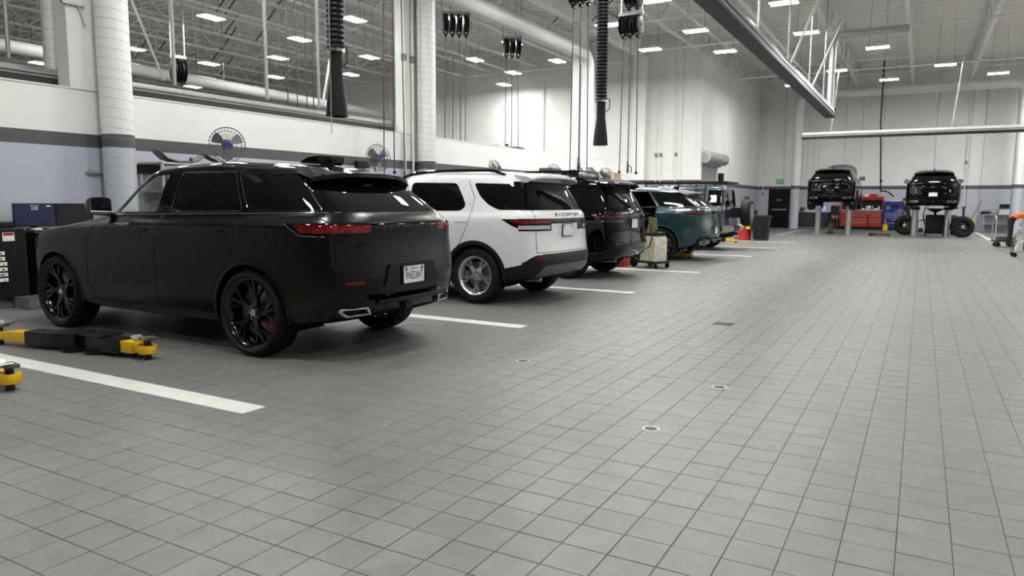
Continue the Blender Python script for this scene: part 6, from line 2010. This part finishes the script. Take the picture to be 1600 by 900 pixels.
# ---------------------------------------------------------------- people
def person(label, loc, rotz, J, shirt, pants, hands=True, cap=None):
    """J: joint name -> (x,y,z); one skinned body, clothing colours by body region"""
    t = thing('person', label, 'person', loc, rotz)
    order = ['pelvis', 'waist', 'chest', 'neck', 'head0', 'head1',
             'sh_l', 'el_l', 'wr_l', 'sh_r', 'el_r', 'wr_r', 'hip_l', 'kn_l', 'an_l', 'to_l', 'hip_r', 'kn_r', 'an_r', 'to_r']
    rad = dict(pelvis=.155, waist=.145, chest=.165, neck=.058, head0=.075, head1=.09, sh_l=.075, el_l=.05, wr_l=.034, sh_r=.075, el_r=.05, wr_r=.034,
               hip_l=.095, kn_l=.068, an_l=.048, to_l=.04, hip_r=.095, kn_r=.068, an_r=.048, to_r=.04)
    E_ = [('pelvis', 'waist'), ('waist', 'chest'), ('chest', 'neck'), ('neck', 'head0'), ('head0', 'head1'), ('chest', 'sh_l'), ('sh_l', 'el_l'), ('el_l', 'wr_l'),
          ('chest', 'sh_r'), ('sh_r', 'el_r'), ('el_r', 'wr_r'), ('pelvis', 'hip_l'), ('hip_l', 'kn_l'), ('kn_l', 'an_l'), ('an_l', 'to_l'), ('pelvis', 'hip_r'), ('hip_r', 'kn_r'), ('kn_r', 'an_r'), ('an_r', 'to_r')]
    verts = [Vector(J[k]) for k in order]; idx = {k: i for i, k in enumerate(order)}
    edges = [(idx[a], idx[b2]) for a, b2 in E_]
    rads = [rad[k] for k in order]
    # hands: palm and five fingers
    for sd in ('l', 'r'):
        w = verts[idx['wr_' + sd]]; d = (w - verts[idx['el_' + sd]]).normalized()
        side = d.cross(Vector((0, 0, 1)) if abs(d.z) < .9 else Vector((1, 0, 0))).normalized()
        nrm_ = side.cross(d)
        verts.append(w + d * .06); rads.append(.036); pi_ = len(verts) - 1; edges.append((idx['wr_' + sd], pi_))
        for k, (o, L) in enumerate(((-.030, .062), (-.010, .072), (.010, .068), (.030, .055))):
            b0 = w + d * .085 + side * o
            verts.append(b0); rads.append(.010); a = len(verts) - 1; edges.append((pi_, a))
            verts.append(b0 + d * L * .55 - nrm_ * .012); rads.append(.009); c = len(verts) - 1; edges.append((a, c))
            verts.append(b0 + d * L - nrm_ * .035); rads.append(.008); e_ = len(verts) - 1; edges.append((c, e_))
        verts.append(w + d * .05 + side * .045); rads.append(.011); a = len(verts) - 1; edges.append((pi_, a))
        verts.append(w + d * .085 + side * .065 - nrm_ * .01); rads.append(.009); c = len(verts) - 1; edges.append((a, c))
    me = bpy.data.meshes.new('person_sk'); me.from_pydata([tuple(v) for v in verts], edges, [])
    o = bpy.data.objects.new('person_sk', me); col.objects.link(o)
    md = o.modifiers.new('sk', 'SKIN'); md.use_smooth_shade = True
    for i, sv in enumerate(me.skin_vertices[0].data):
        sv.radius = (rads[i], rads[i] * (.8 if i in (0, 1, 2) else 1)); sv.use_root = (i == 0)
    sb = o.modifiers.new('s', 'SUBSURF'); sb.levels = 2
    dg = bpy.context.evaluated_depsgraph_get()
    ev = bpy.data.meshes.new_from_object(o.evaluated_get(dg))
    bpy.data.objects.remove(o, do_unlink=True)
    # colour by the nearest bone
    def seg_d(p, a, b2):
        ab = b2 - a; tt = max(0, min(1, (p - a).dot(ab) / ab.length_squared)); return (p - a - ab * tt).length, tt
    reg = {}
    names = order
    ev.materials.clear()
    for mm in ('skin', shirt, pants, 'black_rubber'): ev.materials.append(M[mm])
    segs = [(verts[a], verts[b2], a, b2) for a, b2 in edges]
    for p_ in ev.polygons:
        c = p_.center; best = min(segs, key=lambda s_: seg_d(c, s_[0], s_[1])[0])
        a, b2 = best[2], best[3]
        nm = names[b2] if b2 < len(names) else 'hand'
        _, tt = seg_d(c, best[0], best[1])
        if nm in ('waist', 'chest', 'sh_l', 'sh_r', 'el_l', 'el_r') or (nm == 'neck' and tt < .4): k = 1
        elif nm.startswith('hip') or nm.startswith('kn') or nm.startswith('an'): k = 2
        elif nm.startswith('to'): k = 3
        elif nm.startswith('wr') and tt < .25: k = 1
        else: k = 0
        if nm == 'waist' and tt < .25: k = 2
        p_.material_index = k
    ob = link_mesh('body', ev, None, t)
    ev.shade_smooth()
    # head details
    h0, h1 = Vector(J['head0']), Vector(J['head1']); up = (h1 - h0).normalized()
    f = Vector(J.get('face', (0, -1, 0))).normalized(); f = (f - up * f.dot(up)).normalized(); sd = f.cross(up)
    hc = (h0 + h1) / 2
    Mx = Matrix((sd, f, up)).transposed().to_4x4(); Mx.translation = hc
    hd = MB().sphere((0, 0, .0), .1, 16, (.78, .95, 1.15)).build('head', M['skin'], t, 80, xf=Mx)
    MB().prism([(-.014, -.035), (.014, -.035), (.006, .02), (-.006, .02)], .085, .112, 'Y').build('nose', M['skin'], hd, xf=Mx)
    for s_ in (-1, 1):
        MB().sphere((s_ * .03, .086, .008), .011, 8).build('eye', M['seal_black'], hd, xf=Mx)
        MB().sphere((s_ * .08, -.005, -.005), .026, 8, (.4, .8, 1.2)).build('ear', M['skin'], hd, xf=Mx)
    MB().cbox(-.022, .022, .080, .092, -.056, -.047, .003).build('mouth', M['wood_tool'], hd, xf=Mx)
    MB().sphere((0, -.022, .030), .1, 16, (.86, .95, 1.05)).build('hair', M['hair'], hd, 80, xf=Mx)
    if cap: MB().sphere((0, -.004, .055), .1, 14, (.9, 1.02, .75)).build('cap', M[cap], hd, 80, xf=Mx)
    return t
p = at_z(1417, 364, 0)
stand = dict(pelvis=(0, 0, .93), waist=(-.03, 0, 1.08), chest=(-.09, 0, 1.28), neck=(-.15, 0, 1.42), head0=(-.18, 0, 1.49), head1=(-.21, 0, 1.60), face=(-1, 0, -.3),
    sh_l=(-.09, -.18, 1.34), el_l=(-.24, -.26, 1.13), wr_l=(-.46, -.24, 1.05), sh_r=(-.09, .18, 1.34), el_r=(-.16, .24, 1.08), wr_r=(-.38, .20, .98),
    hip_l=(0, -.10, .86), kn_l=(-.05, -.11, .49), an_l=(.02, -.11, .09), to_l=(-.14, -.12, .045), hip_r=(0, .10, .86), kn_r=(-.02, .12, .49), an_r=(.06, .12, .09), to_r=(-.10, .13, .045))
person('person in black work clothes behind the loose wheel reaching to the left', (p.x, p.y + .9, 0), 0, stand, 'dark_cloth', 'navy_cloth', cap='dark_cloth')
p = at_z(1585, 387, 0)
bend = dict(pelvis=(0, 0, .92), waist=(.12, 0, 1.02), chest=(.36, 0, 1.09), neck=(.52, 0, 1.12), head0=(.60, 0, 1.10), head1=(.71, 0, 1.07), face=(.3, 0, -1),
    sh_l=(.36, .19, 1.06), el_l=(.46, .24, .80), wr_l=(.56, .20, .60), sh_r=(.36, -.19, 1.06), el_r=(.48, -.24, .80), wr_r=(.58, -.19, .60),
    hip_l=(0, .10, .86), kn_l=(.03, .13, .48), an_l=(-.04, .14, .09), to_l=(.12, .15, .045), hip_r=(0, -.10, .86), kn_r=(.02, -.13, .48), an_r=(-.03, -.15, .09), to_r=(.13, -.16, .045))
person('person in orange shirt and black trousers bending over at the right edge', (p.x - .16, p.y + .05, 0), 0, bend, 'orange_cloth', 'dark_cloth')

# ---------------------------------------------------------------- overhead hoses and reels
def exhaust_hose(label, x, y, zb, ztop, r=.078, chain=False):
    t = thing('exhaust_hose', label, 'hose', (x, y, 0), 0, 'exhaust hoses over the bays')
    prof = []; z_ = zb + .62
    k = 0
    while z_ < ztop:
        prof += [(r * .84, z_), (r * 1.05, z_ + .016), (r * 1.05, z_ + .030), (r * .84, z_ + .046)]; z_ += .048
    MB().lathe(prof, 20, 'Z').build('ribbed_hose', M['hose_black'], t, 50)
    MB().lathe([(r * .80, zb + .66), (r * .80, zb + .38), (r * .86, zb + .35), (r * 1.22, zb + .12), (r * 1.32, zb + .02), (r * 1.34, zb), (r * 1.24, zb), (r * 1.15, zb + .12), (r * .7, zb + .38)], 24, 'Z').build('nozzle', M['black_rubber'], t, 40)
    MB().lathe([(r * .86, zb + .60), (r * 1.04, zb + .60), (r * 1.04, zb + .63), (r * .86, zb + .63)], 24, 'Z', closed=True).build('clamp_band', M['chrome'], t, 40)
    MB().tube([(r * .8, .02, zb + .66), (r * 1.5, .02, zb + .64), (r * 1.5, .02, zb + .50), (r * .8, .02, zb + .47)], .007, 6).build('grip_handle', M['black_steel'], t)
    if chain:
        zc = zb - .16; i = 0; ch = MB()
        while zc < ztop:
            a = (i % 2) * pi / 2
            ch.tube([(r * .3 + .008 * cos(q) * cos(a), -r * 1.35 + .008 * cos(q) * sin(a), zc + .016 * sin(q)) for q in [2 * pi * j / 8 for j in range(8)]], .0025, 4, closed=True)
            zc += .026; i += 1
        tag(ch.build('chain', M['brushed_steel'], t), kind='stuff')
    MB().cyl((0, 0, ztop - .02), (0, 0, ztop + .25), .09, n=16).build('duct_collar', M['galvanised'], t, 40)
    MB().cyl((0, 0, ztop + .2), (0, 0, DECK + .01), .03, n=10).build('hanger_rod', M['galvanised'], t, 40)
    return t
p = at_z(527, 182, 2.20)
exhaust_hose('thick black ribbed exhaust hose with flared nozzle above the satin black car', p.x, p.y, 2.20, 6.6, .080, True)
p = at_z(938, 227, 2.20)
exhaust_hose('black ribbed exhaust hose with flared nozzle above the white car', p.x, p.y, 2.20, 6.6, .080)

def reel_bank(label, c, n, drops, axis_yaw=0.0, size=.26, red=()):
    """bank of hose reels under the joists with hoses hanging down"""
    t = thing('hose_reel', label, 'hose reel', c, axis_yaw, 'overhead hose reel banks')
    w = .19
    MB().cbox(-n * w / 2 - .03, n * w / 2 + .03, -.05, .05, size * .92, size + .06, .008).build('mount_beam', M['galvanised'], t)
    for s in (-1, 1): MB().bar((s * n * w / 2, 0, size + .04), (s * n * w / 2, 0, DECK - c[2] + .01), .03, .03).build('hanger_rod', M['galvanised'], t)
    for i in range(n):
        x = (i - (n - 1) / 2) * w
        r_ = MB().lathe([(.03, x - .07), (size * .95, x - .07), (size, x - .06), (size * .97, x - .045), (size * .70, x - .04), (size * .70, x + .04), (size * .97, x + .045), (size, x + .06), (size * .95, x + .07), (.03, x + .07)], 24, 'X', closed=True).build('reel', M['black_plastic'], t, 40)
        MB().cbox(x - .03, x + .03, -.05, .05, 0, size, .005).build('reel_arm', M['black_steel'], r_)
        MB().cbox(x - .04, x + .04, -.06, .06, -size - .06, -size * .9, .01).build('hose_guide', M['black_rubber'], r_)
        if i < len(drops):
            zb, kind = drops[i]
            dx = .04 * ((i * 7) % 3 - 1)
            h = MB().tube([(x, 0, -size), (x + dx * .5, 0, (-size + zb - c[2]) / 2), (x + dx, 0, zb - c[2])], .0125, 6).build('hose_drop', M['cable_red' if i in red else 'cable_black'], t)
            if kind == 'gun':
                MB().cyl((x + dx, 0, zb - c[2] - .30), (x + dx, 0, zb - c[2]), .028, .018, n=8).build('hose_gun', M['black_rubber'], h)
                MB().tube([(x + dx, 0, zb - c[2] - .1), (x + dx + .10, 0, zb - c[2] - .16), (x + dx + .10, 0, zb - c[2] - .30)], .012, 6).build('trigger_guard', M['black_steel'], h)
            elif kind == 'stop':
                MB().sphere((x + dx, 0, zb - c[2]), .04, 8).build('hose_stop', M['black_rubber'], h)
    return t
def reel_at(label, px, py, z, n, drops, yaw=0.0, size=.26, red=()):
    return reel_bank(label, tuple(at_z(px, py, z)), n, drops, yaw, size, red)
reel_at('bank of three black hose reels hanging before the white corner wall', 986, 40, 5.85, 3, [(2.18, 'stop'), (2.45, 'gun'), (2.15, 'stop')], 0, .26)
reel_at('hose reels at the top edge with three hoses dropping behind the white car', 908, -8, 6.3, 3, [(2.10, 'stop'), (2.35, 'gun'), (2.10, 'stop')], 0, .22)
reel_at('single large black reel at the top edge near the exhaust rail', 990, -8, 6.15, 2, [], 0, .28)
reel_at('bank of four black reels beyond the half wall under a bright light', 712, 38, 6.25, 4, [(1.2, 'stop')] * 4, R(40), .28)
reel_at('bank of three black reels beyond the half wall, further back', 800, 74, 6.3, 3, [(1.2, 'stop'), (1.2, 'gun'), (1.2, 'stop')], R(40), .28)
reel_at('single round black reel behind the half wall rail', 279, 110, 5.2, 2, [], R(70), .36)
reel_at('reels above the frame with three red and black hoses left of the duct', 612, -60, 6.3, 3, [(1.9, 'gun'), (2.0, 'stop'), (2.0, 'gun')], R(20), .22, red=(0,))
reel_at('reels above the frame with four thin hoses beyond the half wall', 466, -40, 6.3, 4, [(1.2, 'stop')] * 4, R(30), .22, red=(0,))
# black drop hose by the red tool chest
a = at_y(1382, 100, 41.5); b2 = at_y(1376, 292, 41.5)
t = thing('drop_hose', 'long black hose hanging from the ceiling to the red tool chest', 'hose', (b2.x, 41.5, 0))
MB().tube([(a.x - b2.x, 0, DECK + .11), (a.x - b2.x, 0, 5.5), (0, 0, b2.z), (.02, 0, 2.0)], .035, 8).build('hose', M['hose_black'], t, 40)
MB().sphere((0, 0, b2.z + .3), .07, 8).build('hose_stop', M['black_rubber'], t)
MB().tube([(.02, 0, 2.0), (.15, 0, 2.05), (.40, 0, 1.95), (.62, 0, 1.75)], .035, 8).build('hose_end', M['black_rubber'], t, 40)

# ---------------------------------------------------------------- small wall and floor fixtures
def conduit(label, x, y, z0, z1, r=.02, box=None, group='wall conduits', face='x'):
    t = thing('conduit', label, 'conduit', (x, y, 0), 0, group)
    MB().cyl((0, 0, z0), (0, 0, z1), r, n=8).build('pipe', M['joist_paint'], t, 40)
    if box:
        MB().cbox(-.05, .05, -.05, .05, box - .08, box + .08, .01).build('junction_box', M['grey_plastic'], t)
    for z_ in (z0 + .3, (z0 + z1) / 2, z1 - .3): MB().box(-.03, .03, -.02, .02, z_ - .015, z_ + .015).build('strap', M['galvanised'], t)
for i, (px, box) in enumerate(((632, None), (645, None))):
    q = at_x(px, 150, XW + .08)
    conduit(('left' if i == 0 else 'right') + ' one of two thin conduits beside the duct between black and white cars', XW + .075, q.y, .9, 7.4, .028, 4.7)
for lab, px, box in (('left thin conduit of a pair on the far wall behind the open hood', 1273, None), ('right thin conduit of a pair on the far wall, with small box', 1281, 3.2), ('single thin conduit with box on the far wall right of the wheelless car', 1511, 3.5)):
    q = at_y(px, 240, YF - .06)
    conduit(lab, q.x, YF - .105, 1.0, 7.4, .02, box)
for lab, px, box in (('thin conduit with a round box left of the black door', 1195, 1.9),):
    q = at_y(px, 240, YF - .06)
    conduit(lab, max(q.x, XB + .1), YF - .105, 1.2, 7.4, .018, box)
for i, y in enumerate((25.7, 26.4, 28.6)): conduit(('left', 'middle', 'right')[i] + ' one of three conduits on the white wall behind the dark cars', XW + .5 + (y - 25) * .3, YB - .105, 1.0, 7.0, .022, 3.4)
for i, (px, box) in enumerate(((696, 3.0), (706, None), (716, None), (724, None), (850, None), (1003, 4.0))):
    q = at_y(px, 150, YB - .06)
    conduit(NUM[i] + ' conduit from the left on the back wall beyond the half wall' if px < 900 else 'thin conduit on the white corner wall with a small box', q.x, YB - .105, 1.0, 7.0, .025, box)
q = at_x(955, 276, XW + .45)
t = thing('carton', 'long brown cardboard carton on the shelf under the half-hidden fan', 'box', (q.x, q.y, q.z - .10))
MB().cbox(-.18, .18, -.55, .55, 0, .24, .008).build('carton_body', M['cardboard'], t)
MB().box(.18, .182, -.45, -.25, .04, .2).build('carton_label', M['paper_white'], t)
sz = q.z - .10
t2 = thing('tall_shelf', 'grey steel shelf unit against the half wall behind the dark cars', 'shelf', (q.x, q.y, 0))
for sx in (-.2, .2):
    for sy in (-.7, .7): MB().box(sx - .02, sx + .02, sy - .02, sy + .02, 0, sz).build('upright', M['galvanised'], t2)
for zz_ in (.2, .9, sz - .03): MB().box(-.22, .22, -.72, .72, zz_, zz_ + .03).build('shelf_board', M['galvanised'], t2)
q = at_x(930, 273, XW + .5)
t = thing('plastic_sheet', 'tilted white plastic sheet leaning beside the cardboard carton', 'sheet', (q.x, q.y, sz))
MB().prism([(-.55, .36), (-.50, .38), (.40, .02), (.38, 0)], -.12, .12, 'X').build('sheet', M['paper_white'], t)
MB().bar((0, -.50, .0), (0, -.50, .35), .02, .02).build('prop', M['galvanised'], t)
for (px, py, lab, r_) in ((1017, 670, 'drain cover nearest the camera', .055), (1124, 605, 'drain', .06), (817, 564, 'drain', .065)):
    p = at_z(px, py, 0)
    d = MB().lathe([(0, .0005), (r_ * .72, .0005), (r_ * .72, .0012), (0, .0012)], 24, 'Z', tuple(p), closed=False).build('drain_cover', M['dark_grey_plastic'], floor)
    MB().lathe([(r_ * .72, .0004), (r_, .0004), (r_, .002), (r_ * .72, .002)], 24, 'Z', tuple(p), closed=True).build('drain_ring', M['galvanised'], d)
p = at_z(1130, 506, 0)
g_ = MB().box(p.x - .11, p.x + .11, p.y - .11, p.y + .11, .0004, .0012).build('floor_grate', M['dark_grey_plastic'], floor)
for i in range(5): MB().box(p.x - .10, p.x + .10, p.y - .09 + i * .04, p.y - .075 + i * .04, .0012, .003).build('grate_bar', M['mid_grey_plastic'], g_)
# raised black car in the other half, its roof just showing over the half wall
q = at_x(762, 226, -15.0)
c8 = copy_car(cars[7], {}, (q.x - 2.2, q.y, q.z - 1.79), 0, 'black car roof just showing above the half wall')
l8 = thing('car_lift', 'lift under the black car beyond the half wall', 'car lift', (q.x - .2, q.y, 0))
for dy in (-.62, .62):
    MB().cyl((0, dy, 0), (0, dy, q.z - 1.79 + .20), .125, n=20).build('piston', M['brushed_steel'], l8, 40)
    MB().cbox(-.6, .6, dy - .12, dy + .12, q.z - 1.79 + .18, q.z - 1.79 + .27, .01).build('lift_head', M['black_steel'], l8)
